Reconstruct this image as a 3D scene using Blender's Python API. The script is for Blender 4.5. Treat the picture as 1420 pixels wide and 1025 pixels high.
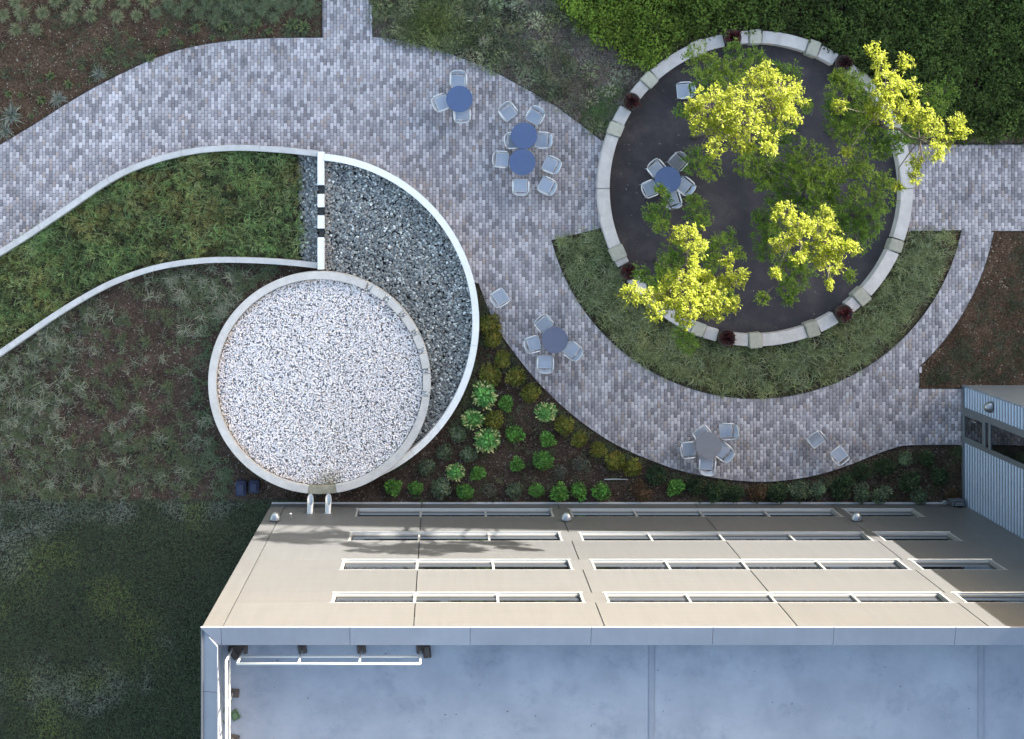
import bpy, bmesh, math, random
import numpy as np
from mathutils import Vector, Matrix
from mathutils.geometry import tessellate_polygon

random.seed(7)
RNG = np.random.default_rng(7)
S = bpy.context.scene
for o in list(bpy.data.objects):
    bpy.data.objects.remove(o)
COL = S.collection

# ------------------------------------------------------------------ camera, sky, sun, exposure
CAM_H = 49.0          # metres above the paving
PPM = 40.0            # photograph pixels per metre on the paving
NX, NY = 613.0, 282.0  # the point straight below the camera in the photograph
cam = bpy.data.cameras.new('camera')
cam_o = bpy.data.objects.new('camera', cam)
COL.objects.link(cam_o)
cam_o.location = (0, 0, CAM_H)
cam.sensor_width = 36
cam.lens = 36 * PPM * CAM_H / 1420
cam.shift_x = (710 - NX) / 1420
cam.shift_y = -(512.5 - NY) / 1420
cam.clip_end = 2000
S.camera = cam_o

SUN_EL, SUN_AZ = math.radians(12.0), math.radians(45.0)
W = bpy.data.worlds.new('World')
S.world = W
W.use_nodes = True
nt = W.node_tree
sky = nt.nodes.new('ShaderNodeTexSky')
sky.sky_type = 'NISHITA'
sky.sun_disc = False
sky.sun_elevation = SUN_EL
sky.sun_rotation = SUN_AZ
sky.dust_density = 1.6
sky.air_density = 1.0
sky.ozone_density = 0.0
bg = nt.nodes['Background']
bg.inputs[1].default_value = 0.15
nt.links.new(sky.outputs[0], bg.inputs[0])
sun = bpy.data.lights.new('sun', 'SUN')
sun.energy = 4.8
sun.angle = math.radians(0.5)
sun.color = (1.0, 0.94, 0.84)
sun_o = bpy.data.objects.new('sun', sun)
COL.objects.link(sun_o)
sv = Vector((math.cos(SUN_EL) * math.sin(SUN_AZ), math.cos(SUN_EL) * math.cos(SUN_AZ), math.sin(SUN_EL)))
sun_o.rotation_euler = sv.to_track_quat('Z', 'Y').to_euler()
sun_o.location = (30, 30, 60)
S.view_settings.view_transform = 'Standard'
S.view_settings.look = 'None'
S.view_settings.exposure = 2.4
S.view_settings.gamma = 1.0


# ------------------------------------------------------------------ helpers
def G(px, py, z=0.0):
    """photograph pixel -> point at height z"""
    f = (CAM_H - z) / CAM_H / PPM
    return Vector(((px - NX) * f, -(py - NY) * f, z))


def G2(pts, z=0.0):
    return [tuple(G(x, y, z)[:2]) for x, y in pts]


def tag(o, label=None, cat=None, group=None, kind=None):
    if label: o['label'] = label
    if cat: o['category'] = cat
    if group: o['group'] = group
    if kind: o['kind'] = kind
    return o


def link(name, me, parent=None, loc=None):
    o = bpy.data.objects.new(name, me)
    COL.objects.link(o)
    if parent: o.parent = parent
    if loc is not None: o.location = loc
    return o


def empty(name, loc=(0, 0, 0), rz=0.0):
    o = bpy.data.objects.new(name, None)
    COL.objects.link(o)
    o.location = loc
    o.rotation_euler.z = rz
    o.empty_display_size = 0.2
    return o


def copy_tree(src, parent=None):
    c = src.copy()
    COL.objects.link(c)
    c.parent = parent
    for ch in list(src.children):
        copy_tree(ch, c)
    return c


class MB:
    """collects polygons; build() links them as one mesh object"""
    def __init__(s):
        s.v, s.f = [], []

    def poly(s, pts, faces):
        b = len(s.v)
        s.v += [tuple(p) for p in pts]
        s.f += [tuple(b + i for i in f) for f in faces]
        return s

    def box(s, x0, x1, y0, y1, z0, z1):
        return s.poly([(x0, y0, z0), (x1, y0, z0), (x1, y1, z0), (x0, y1, z0),
                       (x0, y0, z1), (x1, y0, z1), (x1, y1, z1), (x0, y1, z1)],
                      [(0, 3, 2, 1), (4, 5, 6, 7), (0, 1, 5, 4), (1, 2, 6, 5), (2, 3, 7, 6), (3, 0, 4, 7)])

    def tube(s, pts, r, n=8, cap=True):
        pts = [Vector(p) for p in pts]
        rr = r if isinstance(r, (list, tuple)) else [r] * len(pts)
        rings, ref = [], None
        for i, p in enumerate(pts):
            d = (pts[min(i + 1, len(pts) - 1)] - pts[max(i - 1, 0)]).normalized()
            if ref is None:
                ref = d.orthogonal().normalized()
            u = (ref - d * ref.dot(d))
            u = u.normalized() if u.length > 1e-6 else d.orthogonal().normalized()
            ref = u
            w = d.cross(u)
            rings.append([p + (u * math.cos(2 * math.pi * k / n) + w * math.sin(2 * math.pi * k / n)) * rr[i] for k in range(n)])
        P = [q for ring in rings for q in ring]
        F = []
        for i in range(len(rings) - 1):
            for k in range(n):
                a, b = i * n + k, i * n + (k + 1) % n
                F.append((a, b, b + n, a + n))
        if cap:
            F.append(tuple(range(n - 1, -1, -1)))
            F.append(tuple((len(rings) - 1) * n + k for k in range(n)))
        return s.poly(P, F)

    def lathe(s, prof, n=32, c=(0, 0)):
        """prof: (radius, z) list, closed at axis where radius is 0"""
        P, F = [], []
        for r, z in prof:
            for k in range(n):
                a = 2 * math.pi * k / n
                P.append((c[0] + r * math.cos(a), c[1] + r * math.sin(a), z))
        for i in range(len(prof) - 1):
            for k in range(n):
                a, b = i * n + k, i * n + (k + 1) % n
                F.append((a, b, b + n, a + n))
        return s.poly(P, F)

    def ribbon(s, line, w, z0, z1):
        """wall of width w that follows a polyline (2-D), open ended"""
        L = [Vector(p) for p in line]
        n = len(L)
        A, B = [], []
        for i in range(n):
            d = (L[min(i + 1, n - 1)] - L[max(i - 1, 0)]).normalized()
            nn = Vector((-d.y, d.x))
            A.append(L[i] + nn * w / 2)
            B.append(L[i] - nn * w / 2)
        P = []
        for i in range(n):
            P += [(A[i].x, A[i].y, z0), (B[i].x, B[i].y, z0), (B[i].x, B[i].y, z1), (A[i].x, A[i].y, z1)]
        F = []
        for i in range(n - 1):
            b = i * 4
            for k in range(4):
                F.append((b + k, b + (k + 1) % 4, b + 4 + (k + 1) % 4, b + 4 + k))
        F.append((0, 3, 2, 1))
        F.append(tuple((n - 1) * 4 + k for k in range(4)))
        return s.poly(P, F)

    def arc(s, c, r0, r1, a0, a1, z0, z1, n=None):
        """ring sector, angles in degrees"""
        n = n or max(2, int(abs(a1 - a0) / 1.6) + 1)
        P, F = [], []
        for i in range(n + 1):
            a = math.radians(a0 + (a1 - a0) * i / n)
            ca, sa = math.cos(a), math.sin(a)
            P += [(c[0] + r0 * ca, c[1] + r0 * sa, z0), (c[0] + r1 * ca, c[1] + r1 * sa, z0),
                  (c[0] + r1 * ca, c[1] + r1 * sa, z1), (c[0] + r0 * ca, c[1] + r0 * sa, z1)]
        for i in range(n):
            b = i * 4
            for k in range(4):
                F.append((b + k, b + (k + 1) % 4, b + 4 + (k + 1) % 4, b + 4 + k))
        F.append((0, 3, 2, 1))
        F.append(tuple(n * 4 + k for k in range(4)))
        return s.poly(P, F)

    def build(s, name, mat, parent=None, loc=None, smooth=False, bevel=0.0, seg=2):
        me = bpy.data.meshes.new(name)
        me.from_pydata(s.v, [], s.f)
        bm = bmesh.new()
        bm.from_mesh(me)
        bmesh.ops.recalc_face_normals(bm, faces=bm.faces)
        if bevel > 0:
            ed = [e for e in bm.edges if len(e.link_faces) == 2 and e.calc_face_angle(0) > 0.6]
            bmesh.ops.bevel(bm, geom=ed, offset=bevel, segments=seg, affect='EDGES', clamp_overlap=True)
        bm.to_mesh(me)
        bm.free()
        if smooth:
            me.polygons.foreach_set('use_smooth', [True] * len(me.polygons))
        me.materials.append(mat)
        return link(name, me, parent, loc)


def sheet(name, pts2, z, mat):
    me = bpy.data.meshes.new(name)
    V = [Vector((x, y, z)) for x, y in pts2]
    tris = tessellate_polygon([V])
    me.from_pydata([tuple(v) for v in V], [], [tuple(t) for t in tris])
    bm = bmesh.new()
    bm.from_mesh(me)
    bmesh.ops.recalc_face_normals(bm, faces=bm.faces)
    for f in bm.faces:
        if f.normal.z < 0: f.normal_flip()
    bm.to_mesh(me)
    bm.free()
    me.materials.append(mat)
    o = link(name, me)
    o['kind'] = 'structure'
    return o


def np_mesh(name, V, T, C, mat, k=3):
    """fast mesh from arrays; C = linear rgb per vertex"""
    me = bpy.data.meshes.new(name)
    V = np.ascontiguousarray(V, dtype=np.float32)
    T = np.ascontiguousarray(T, dtype=np.int32)
    me.vertices.add(len(V))
    me.vertices.foreach_set('co', V.ravel())
    me.loops.add(T.size)
    me.loops.foreach_set('vertex_index', T.ravel())
    me.polygons.add(len(T))
    me.polygons.foreach_set('loop_start', np.arange(0, T.size, k, dtype=np.int32))
    me.polygons.foreach_set('loop_total', np.full(len(T), k, dtype=np.int32))
    if C is not None:
        at = me.color_attributes.new('Col', 'FLOAT_COLOR', 'POINT')
        c4 = np.ones((len(V), 4), dtype=np.float32)
        c4[:, :3] = np.clip(C * (1.75 if mat.name == 'leaf' else 1.0), 0, 1)
        at.data.foreach_set('color', c4.ravel())
    me.update()
    me.validate()
    me.materials.append(mat)
    return me


def vnoise(x, y, s, seed=0):
    """smooth value noise 0..1 on arrays"""
    x = np.asarray(x) / s + 100.37 + seed * 13.1
    y = np.asarray(y) / s + 71.93 + seed * 7.7
    xi, yi = np.floor(x).astype(np.int64), np.floor(y).astype(np.int64)
    fx, fy = x - xi, y - yi
    fx, fy = fx * fx * (3 - 2 * fx), fy * fy * (3 - 2 * fy)

    def h(a, b):
        n = (a * 374761393 + b * 668265263 + seed * 974711) & 0x7fffffff
        n = ((n ^ (n >> 13)) * 1274126177) & 0x7fffffff
        return ((n ^ (n >> 16)) & 0xffff) / 65535.0
    return (h(xi, yi) * (1 - fx) + h(xi + 1, yi) * fx) * (1 - fy) + (h(xi, yi + 1) * (1 - fx) + h(xi + 1, yi + 1) * fx) * fy


def fbm(x, y, s, seed=0):
    return 0.55 * vnoise(x, y, s, seed) + 0.28 * vnoise(x, y, s / 2.3, seed + 1) + 0.17 * vnoise(x, y, s / 5.1, seed + 2)


def inside(x, y, poly):
    x, y = np.asarray(x), np.asarray(y)
    r = np.zeros(x.shape, dtype=bool)
    n = len(poly)
    j = n - 1
    for i in range(n):
        xi, yi = poly[i]
        xj, yj = poly[j]
        if yi != yj:
            c = ((yi > y) != (yj > y)) & (x < (xj - xi) * (y - yi) / (yj - yi) + xi)
            r ^= c
        j = i
    return r


def scatter(poly, n, dens=None, avoid=None):
    P = np.array(poly)
    lo, hi = P.min(0), P.max(0)
    out = []
    tot = 0
    while tot < n:
        q = RNG.uniform(lo, hi, (max(n, 2000), 2))
        m = inside(q[:, 0], q[:, 1], poly)
        if avoid is not None:
            m &= ~avoid(q[:, 0], q[:, 1])
        if dens is not None:
            m &= RNG.random(len(q)) < dens(q[:, 0], q[:, 1])
        q = q[m]
        out.append(q)
        tot += len(q)
    return np.concatenate(out)[:n]


# ------------------------------------------------------------------ materials
def new_mat(name):
    m = bpy.data.materials.new(name)
    m.use_nodes = True
    return m, m.node_tree, m.node_tree.nodes['Principled BSDF']


def mat_plain(name, col, rough=0.5, metal=0.0, var=0.12, scale=6.0, bump=0.0, bscale=60.0, spec=0.5, col2=None, stretch=None):
    m, t, b = new_mat(name)
    N, L = t.nodes, t.links
    tc = N.new('ShaderNodeTexCoord')
    src = tc.outputs['Object']
    if stretch:
        mp = N.new('ShaderNodeMapping')
        mp.inputs['Scale'].default_value = stretch
        L.new(src, mp.inputs[0])
        src = mp.outputs[0]
    nz = N.new('ShaderNodeTexNoise')
    nz.inputs['Scale'].default_value = scale
    nz.inputs['Detail'].default_value = 6
    nz.inputs['Roughness'].default_value = 0.62
    L.new(src, nz.inputs['Vector'])
    cr = N.new('ShaderNodeValToRGB')
    a = col2 if col2 else tuple(c * (1 - var) for c in col)
    c_ = col if col2 else tuple(min(1, c * (1 + var)) for c in col)
    cr.color_ramp.elements[0].position = 0.32
    cr.color_ramp.elements[1].position = 0.68
    cr.color_ramp.elements[0].color = (*a, 1)
    cr.color_ramp.elements[1].color = (*c_, 1)
    L.new(nz.outputs[0], cr.inputs[0])
    L.new(cr.outputs[0], b.inputs['Base Color'])
    b.inputs['Roughness'].default_value = rough
    b.inputs['Metallic'].default_value = metal
    b.inputs['Specular IOR Level'].default_value = spec
    if bump > 0:
        n2 = N.new('ShaderNodeTexNoise')
        n2.inputs['Scale'].default_value = bscale
        n2.inputs['Detail'].default_value = 5
        L.new(tc.outputs['Object'], n2.inputs['Vector'])
        bp = N.new('ShaderNodeBump')
        bp.inputs['Strength'].default_value = bump
        bp.inputs['Distance'].default_value = 0.05
        L.new(n2.outputs[0], bp.inputs['Height'])
        L.new(bp.outputs[0], b.inputs['Normal'])
    return m


def mat_attr(name, rough=0.6, trans=0.0, spec=0.3, nscale=0.0, namt=0.2):
    """colour from the mesh's own colour attribute; trans adds leaf translucency"""
    m, t, b = new_mat(name)
    N, L = t.nodes, t.links
    at = N.new('ShaderNodeAttribute')
    at.attribute_name = 'Col'
    src = at.outputs['Color']
    if nscale > 0:
        tc = N.new('ShaderNodeTexCoord')
        nz = N.new('ShaderNodeTexNoise')
        nz.inputs['Scale'].default_value = nscale
        nz.inputs['Detail'].default_value = 5
        L.new(tc.outputs['Object'], nz.inputs['Vector'])
        mr = N.new('ShaderNodeMapRange')
        mr.inputs[1].default_value = 0.3
        mr.inputs[2].default_value = 0.7
        mr.inputs[3].default_value = 1 - namt
        mr.inputs[4].default_value = 1 + namt
        L.new(nz.outputs[0], mr.inputs[0])
        mx = N.new('ShaderNodeVectorMath')
        mx.operation = 'SCALE'
        L.new(src, mx.inputs[0])
        L.new(mr.outputs[0], mx.inputs['Scale'])
        src = mx.outputs[0]
    L.new(src, b.inputs['Base Color'])
    b.inputs['Roughness'].default_value = rough
    b.inputs['Specular IOR Level'].default_value = spec
    if trans > 0:
        tr = N.new('ShaderNodeBsdfTranslucent')
        L.new(src, tr.inputs[0])
        mix = N.new('ShaderNodeMixShader')
        mix.inputs[0].default_value = trans
        L.new(b.outputs[0], mix.inputs[1])
        L.new(tr.outputs[0], mix.inputs[2])
        L.new(mix.outputs[0], N['Material Output'].inputs['Surface'])
    return m


def mat_soil(name, c1, c2, c3, scale=1.2, fine=28.0, bump=0.8):
    """mulch: broad patches of two tones with fine chips and pale specks"""
    m, t, b = new_mat(name)
    N, L = t.nodes, t.links
    tc = N.new('ShaderNodeTexCoord')
    n1 = N.new('ShaderNodeTexNoise')
    n1.inputs['Scale'].default_value = scale
    n1.inputs['Detail'].default_value = 8
    n1.inputs['Roughness'].default_value = 0.7
    L.new(tc.outputs['Object'], n1.inputs['Vector'])
    r1 = N.new('ShaderNodeValToRGB')
    r1.color_ramp.elements[0].position = 0.35
    r1.color_ramp.elements[1].position = 0.65
    r1.color_ramp.elements[0].color = (*c1, 1)
    r1.color_ramp.elements[1].color = (*c2, 1)
    L.new(n1.outputs[0], r1.inputs[0])
    vo = N.new('ShaderNodeTexVoronoi')
    vo.inputs['Scale'].default_value = fine
    L.new(tc.outputs['Object'], vo.inputs['Vector'])
    r2 = N.new('ShaderNodeValToRGB')
    r2.color_ramp.elements[0].position = 0.0
    r2.color_ramp.elements[1].position = 1.0
    r2.color_ramp.elements[0].color = (0.45, 0.45, 0.45, 1)
    r2.color_ramp.elements[1].color = (1.5, 1.45, 1.4, 1)
    sp = N.new('ShaderNodeSeparateColor')
    L.new(vo.outputs['Color'], sp.inputs[0])
    L.new(sp.outputs[0], r2.inputs[0])
    mx = N.new('ShaderNodeMix')
    mx.data_type = 'RGBA'
    mx.blend_type = 'MULTIPLY'
    mx.inputs[0].default_value = 1.0
    L.new(r1.outputs[0], mx.inputs[6])
    L.new(r2.outputs[0], mx.inputs[7])
    r3 = N.new('ShaderNodeValToRGB')
    r3.color_ramp.elements[0].position = 0.965
    r3.color_ramp.elements[1].position = 0.985
    r3.color_ramp.elements[0].color = (0, 0, 0, 1)
    r3.color_ramp.elements[1].color = (1, 1, 1, 1)
    L.new(sp.outputs[1], r3.inputs[0])
    m3 = N.new('ShaderNodeMix')
    m3.data_type = 'RGBA'
    L.new(r3.outputs[0], m3.inputs[0])
    L.new(mx.outputs[2], m3.inputs[6])
    m3.inputs[7].default_value = (*c3, 1)
    L.new(m3.outputs[2], b.inputs['Base Color'])
    b.inputs['Roughness'].default_value = 0.95
    b.inputs['Specular IOR Level'].default_value = 0.1
    bp = N.new('ShaderNodeBump')
    bp.inputs['Strength'].default_value = bump
    bp.inputs['Distance'].default_value = 0.05
    L.new(sp.outputs[2], bp.inputs['Height'])
    L.new(bp.outputs[0], b.inputs['Normal'])
    return m


M = {}
M['soil'] = mat_soil('mulch', (0.052, 0.033, 0.023), (0.100, 0.066, 0.047), (0.28, 0.25, 0.20))
M['soil_dark'] = mat_soil('dark_mulch', (0.036, 0.026, 0.021), (0.085, 0.060, 0.048), (0.22, 0.20, 0.18))
M['soil_green'] = mat_soil('mossy_soil', (0.042, 0.038, 0.025), (0.085, 0.076, 0.048), (0.2, 0.2, 0.13))
M['soil_grey'] = mat_soil('dry_mulch', (0.095, 0.077, 0.066), (0.17, 0.14, 0.12), (0.33, 0.30, 0.26))
M['ground'] = mat_soil('ground', (0.030, 0.034, 0.024), (0.058, 0.062, 0.045), (0.12, 0.13, 0.09))
M['joint'] = mat_plain('joint_sand', (0.06, 0.055, 0.06), 0.95, var=0.2, scale=20)
M['paver'] = mat_attr('paver', 0.75, spec=0.3, nscale=1.1, namt=0.13)
M['edging'] = mat_plain('edging', (0.03, 0.028, 0.028), 0.7)
M['asphalt'] = mat_plain('asphalt', (0.042, 0.037, 0.043), 0.85, scale=0.9, col2=(0.022, 0.020, 0.027), bump=0.3, bscale=150)
M['capstone'] = mat_plain('capstone', (0.52, 0.485, 0.475), 0.7, var=0.10, scale=3.0, bump=0.1)
M['block'] = mat_plain('mossy_stone', (0.44, 0.415, 0.365), 0.85, scale=7.0, col2=(0.33, 0.325, 0.255), bump=0.35, bscale=30)
M['white_wall'] = mat_plain('white_concrete', (0.80, 0.80, 0.80), 0.65, var=0.05, scale=3.0, bump=0.05)
M['swale_wall'] = mat_plain('pale_concrete', (0.47, 0.46, 0.465), 0.7, var=0.10, scale=2.5, bump=0.08)
M['rim'] = mat_plain('basin_concrete', (0.52, 0.495, 0.48), 0.75, var=0.09, scale=4.0, bump=0.08)
M['stain'] = mat_plain('stained_concrete', (0.33, 0.31, 0.25), 0.8, scale=5.0, col2=(0.20, 0.19, 0.14), bump=0.08)
M['gravel'] = mat_attr('gravel', 0.7, spec=0.3)
M['gravel_bed'] = mat_plain('gravel_bed', (0.30, 0.29, 0.30), 0.95, var=0.3, scale=30)
M['pebble_bed'] = mat_plain('pebble_bed', (0.03, 0.033, 0.037), 0.95, var=0.3, scale=30)
M['leaf'] = mat_attr('leaf', 0.55, trans=0.35, spec=0.25)
M['tree_leaf'] = mat_attr('tree_leaf', 0.5, trans=0.55, spec=0.3)
M['bark'] = mat_plain('bark', (0.10, 0.085, 0.065), 0.9, var=0.3, scale=8, bump=0.5, bscale=20)
M['pot'] = mat_plain('pot', (0.055, 0.040, 0.035), 0.6, var=0.2, scale=8)
M['seat'] = mat_plain('seat_metal', (0.40, 0.44, 0.53), 0.45, metal=0.2, var=0.05, scale=14)
M['silver'] = mat_plain('brushed_aluminium', (0.62, 0.64, 0.68), 0.36, metal=0.6, var=0.05, scale=14)
M['silver_dim'] = mat_plain('weathered_aluminium', (0.45, 0.46, 0.48), 0.5, metal=0.5, var=0.06, scale=14)
M['slat_dark'] = mat_plain('grey_mesh', (0.22, 0.22, 0.24), 0.6, metal=0.2, var=0.1)
M['table_blue'] = mat_plain('blue_enamel', (0.072, 0.110, 0.225), 0.45, var=0.05, scale=5, spec=0.4)
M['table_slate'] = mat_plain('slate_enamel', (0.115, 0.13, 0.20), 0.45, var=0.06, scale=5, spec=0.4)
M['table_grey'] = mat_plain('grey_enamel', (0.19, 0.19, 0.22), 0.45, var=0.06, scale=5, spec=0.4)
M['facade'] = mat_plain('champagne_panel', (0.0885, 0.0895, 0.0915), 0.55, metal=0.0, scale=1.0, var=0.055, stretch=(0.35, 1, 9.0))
M['white_frame'] = mat_plain('white_frame', (0.26, 0.26, 0.26), 0.45, var=0.03)
M['sill'] = mat_plain('sill_metal', (0.70, 0.71, 0.72), 0.30, metal=0.8, var=0.03)
M['core'] = mat_plain('dark_core', (0.035, 0.033, 0.030), 0.8)
M['glass'] = mat_plain('window_glass', (0.006, 0.007, 0.007), 0.04, var=0.25, scale=0.8, spec=1.0)
M['coping'] = mat_plain('coping_metal', (0.17, 0.185, 0.225), 0.5, metal=0.0, var=0.08, scale=0.8)  # blue tint stands for sky light on the coping
M['roof'] = mat_plain('roof_membrane', (0.275, 0.295, 0.34), 0.85, scale=0.6, col2=(0.20, 0.218, 0.262), bump=0.1, bscale=8)  # base tinted blue to carry the sky's light on the roof
M['roof_seam'] = mat_plain('roof_seam', (0.20, 0.215, 0.255), 0.8, var=0.08, scale=2)
M['clad'] = mat_plain('ribbed_cladding', (0.33, 0.40, 0.50), 0.38, metal=0.55, var=0.05, scale=1.5)
M['clad_flat'] = mat_plain('flat_cladding', (0.30, 0.33, 0.37), 0.4, metal=0.4, var=0.05, scale=1.5)
M['frame_dark'] = mat_plain('slate_frame', (0.17, 0.19, 0.21), 0.4, metal=0.3, var=0.05)
M['lamp'] = mat_plain('lamp_metal', (0.30, 0.31, 0.33), 0.32, metal=0.8, var=0.03)
M['steel'] = mat_plain('stainless', (0.40, 0.405, 0.41), 0.35, metal=0.75, var=0.03)
M['rail'] = mat_plain('white_rail', (0.45, 0.445, 0.435), 0.4, var=0.03)
M['rubber'] = mat_plain('rubber_base', (0.07, 0.055, 0.05), 0.9, var=0.25, scale=10)
M['blue_box'] = mat_plain('blue_plastic', (0.012, 0.018, 0.05), 0.6, var=0.1)
M['dark_box'] = mat_plain('dark_plastic', (0.10, 0.11, 0.13), 0.6, var=0.1)
M['shade_wall'] = mat_plain('shade_block_wall', (0.34, 0.31, 0.28), 0.8, var=0.08, scale=1)  # walls of the unseen block added for shade
M['cable'] = mat_plain('green_cable', (0.07, 0.12, 0.06), 0.6)

def panel_variation(m, amt=0.05, streak=0.06):
    """each panel a slightly different tone, with faint vertical weather streaks"""
    t = m.node_tree
    N, L = t.nodes, t.links
    b = N['Principled BSDF']
    src = b.inputs['Base Color'].links[0].from_socket
    oi = N.new('ShaderNodeObjectInfo')
    mr = N.new('ShaderNodeMapRange')
    mr.inputs[3].default_value = 1 - amt
    mr.inputs[4].default_value = 1 + amt
    L.new(oi.outputs['Random'], mr.inputs[0])
    tc = N.new('ShaderNodeTexCoord')
    mp = N.new('ShaderNodeMapping')
    mp.inputs['Scale'].default_value = (3.5, 1.0, 0.25)
    L.new(tc.outputs['Object'], mp.inputs[0])
    nz = N.new('ShaderNodeTexNoise')
    nz.inputs['Scale'].default_value = 2.0
    nz.inputs['Detail'].default_value = 4
    L.new(mp.outputs[0], nz.inputs['Vector'])
    m2 = N.new('ShaderNodeMapRange')
    m2.inputs[1].default_value = 0.35
    m2.inputs[2].default_value = 0.65
    m2.inputs[3].default_value = 1 - streak
    m2.inputs[4].default_value = 1 + streak * .4
    L.new(nz.outputs[0], m2.inputs[0])
    mu = N.new('ShaderNodeMath')
    mu.operation = 'MULTIPLY'
    L.new(mr.outputs[0], mu.inputs[0])
    L.new(m2.outputs[0], mu.inputs[1])
    vm = N.new('ShaderNodeVectorMath')
    vm.operation = 'SCALE'
    L.new(src, vm.inputs[0])
    L.new(mu.outputs[0], vm.inputs['Scale'])
    L.new(vm.outputs[0], b.inputs['Base Color'])


def add_stains(m, scale, lo, hi, dark, seed=0.0, stretch=(1, 1, 1)):
    """multiplies irregular stains over a material"""
    t = m.node_tree
    N, L = t.nodes, t.links
    b = N['Principled BSDF']
    src = b.inputs['Base Color'].links[0].from_socket
    tc = N.new('ShaderNodeTexCoord')
    mp = N.new('ShaderNodeMapping')
    mp.inputs['Location'].default_value = (seed, seed * 1.7, 0)
    mp.inputs['Scale'].default_value = stretch
    L.new(tc.outputs['Object'], mp.inputs[0])
    nz = N.new('ShaderNodeTexNoise')
    nz.inputs['Scale'].default_value = scale
    nz.inputs['Detail'].default_value = 9
    nz.inputs['Roughness'].default_value = 0.72
    L.new(mp.outputs[0], nz.inputs['Vector'])
    cr = N.new('ShaderNodeValToRGB')
    cr.color_ramp.elements[0].position = lo
    cr.color_ramp.elements[1].position = hi
    cr.color_ramp.elements[0].color = (1, 1, 1, 1)
    cr.color_ramp.elements[1].color = (*dark, 1)
    L.new(nz.outputs[0], cr.inputs[0])
    mx = N.new('ShaderNodeMix')
    mx.data_type = 'RGBA'
    mx.blend_type = 'MULTIPLY'
    mx.inputs[0].default_value = 1.0
    L.new(src, mx.inputs[6])
    L.new(cr.outputs[0], mx.inputs[7])
    L.new(mx.outputs[2], b.inputs['Base Color'])


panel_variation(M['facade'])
panel_variation(M['coping'], 0.05, 0.03)
panel_variation(M['capstone'], 0.07, 0.05)
panel_variation(M['block'], 0.14, 0.06)
panel_variation(M['seat'], 0.12, 0.0)
add_stains(M['roof'], 0.9, .52, .70, (.74, .76, .80), 3.1)
add_stains(M['roof'], 5.0, .62, .72, (.78, .78, .78), 8.2)
add_stains(M['roof'], 22.0, .70, .74, (.55, .52, .50), 1.3)
add_stains(M['asphalt'], 0.8, .45, .66, (1.9, 1.75, 1.6), 5.0)
add_stains(M['asphalt'], 14.0, .64, .70, (1.7, 1.65, 1.6), 2.0)
add_stains(M['paver'], 0.55, .54, .68, (.86, .86, .90), 6.0)
add_stains(M['swale_wall'], 1.5, .5, .75, (.78, .77, .74), 9.0)
add_stains(M['white_wall'], 1.8, .55, .78, (.86, .85, .83), 2.5)
add_stains(M['rim'], 1.6, .55, .75, (.86, .84, .80), 4.0)
add_stains(M['capstone'], 2.4, .55, .75, (.84, .84, .82), 7.0)

# ------------------------------------------------------------------ outlines traced from the photograph
RING_C = (1047.5, 261.5)
UPPER_EDGE = [(-260, 350), (-160, 295), (-60, 237), (0, 200.8), (48, 172), (95.6, 141.7), (147, 112.7), (205, 85), (246, 70), (287, 61), (328, 55.7), (365, 53.3), (400, 52.4), (447, 52.2)]
MID_EDGE = [(516.5, 51), (545, 54), (572, 59.7), (606.6, 68.3), (634, 78), (675, 94), (716, 116), (757, 138.5), (798, 167), (834, 195)]
BOTTOM_EDGE = [(1336, 617), (1264, 617.6), (1240, 621.7), (1213, 631), (1186, 642), (1145, 656), (1104, 664.5), (1059.5, 668.5), (1015, 666), (974, 660), (940, 652), (914, 643), (880, 629.5), (845.5, 612), (811, 589), (777, 561), (743, 527), (716, 493.6), (692, 459.5), (675, 424), (664, 394)]
WALL_UP = [(440, 213), (413, 210), (386, 207.5), (341, 205), (300, 206), (259.5, 211), (218.5, 221), (177.5, 236), (143.4, 254.5), (106, 280), (68, 306), (34, 329), (0, 350), (-45, 376), (-140, 428), (-260, 488)]
WALL_LOW = [(440, 368.5), (403, 364.5), (358.5, 361.5), (307, 360.5), (266, 363), (222, 370), (184, 381), (147, 396), (106, 418.5), (68, 442.5), (34, 466), (0, 489.5), (-45, 520), (-140, 580), (-260, 650)]


def circ(c, r, a0, a1, n):
    return [(c[0] + r * math.cos(math.radians(a0 + (a1 - a0) * i / n)), c[1] - r * math.sin(math.radians(a0 + (a1 - a0) * i / n))) for i in range(n + 1)]


def smooth_line(pts, n=6):
    """Catmull-Rom through the points"""
    P = [pts[0]] + list(pts) + [pts[-1]]
    out = []
    for i in range(1, len(P) - 2):
        p0, p1, p2, p3 = [np.array(P[i + k], float) for k in (-1, 0, 1, 2)]
        for j in range(n):
            t = j / n
            out.append(tuple(0.5 * ((2 * p1) + (-p0 + p2) * t + (2 * p0 - 5 * p1 + 4 * p2 - p3) * t * t + (-p0 + 3 * p1 - 3 * p2 + p3) * t ** 3)))
    out.append(tuple(pts[-1]))
    return out


path_px = (smooth_line(UPPER_EDGE, 4) + [(447, -260), (516.5, -260)] + smooth_line(MID_EDGE, 4)
           + circ(RING_C, 219, 162.8, 194.5, 10)
           + circ(RING_C, 291.5, 194.2, 348.6, 60)[0:]
           + circ(RING_C, 219, 344.2, 376.2, 10)
           + [(1266, 200.5), (1520, 200.5), (1520, 320.5)]
           + [(1378, 320.5)] + circ(RING_C, 336, 349, 312.3, 16)
           + [(1275.6, 539), (1336, 539)]
           + smooth_line(BOTTOM_EDGE, 4)
           + circ((430, 447), 233, 14, 86, 30) + smooth_line(WALL_UP, 3))
path = G2(path_px, 0.06)

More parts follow.
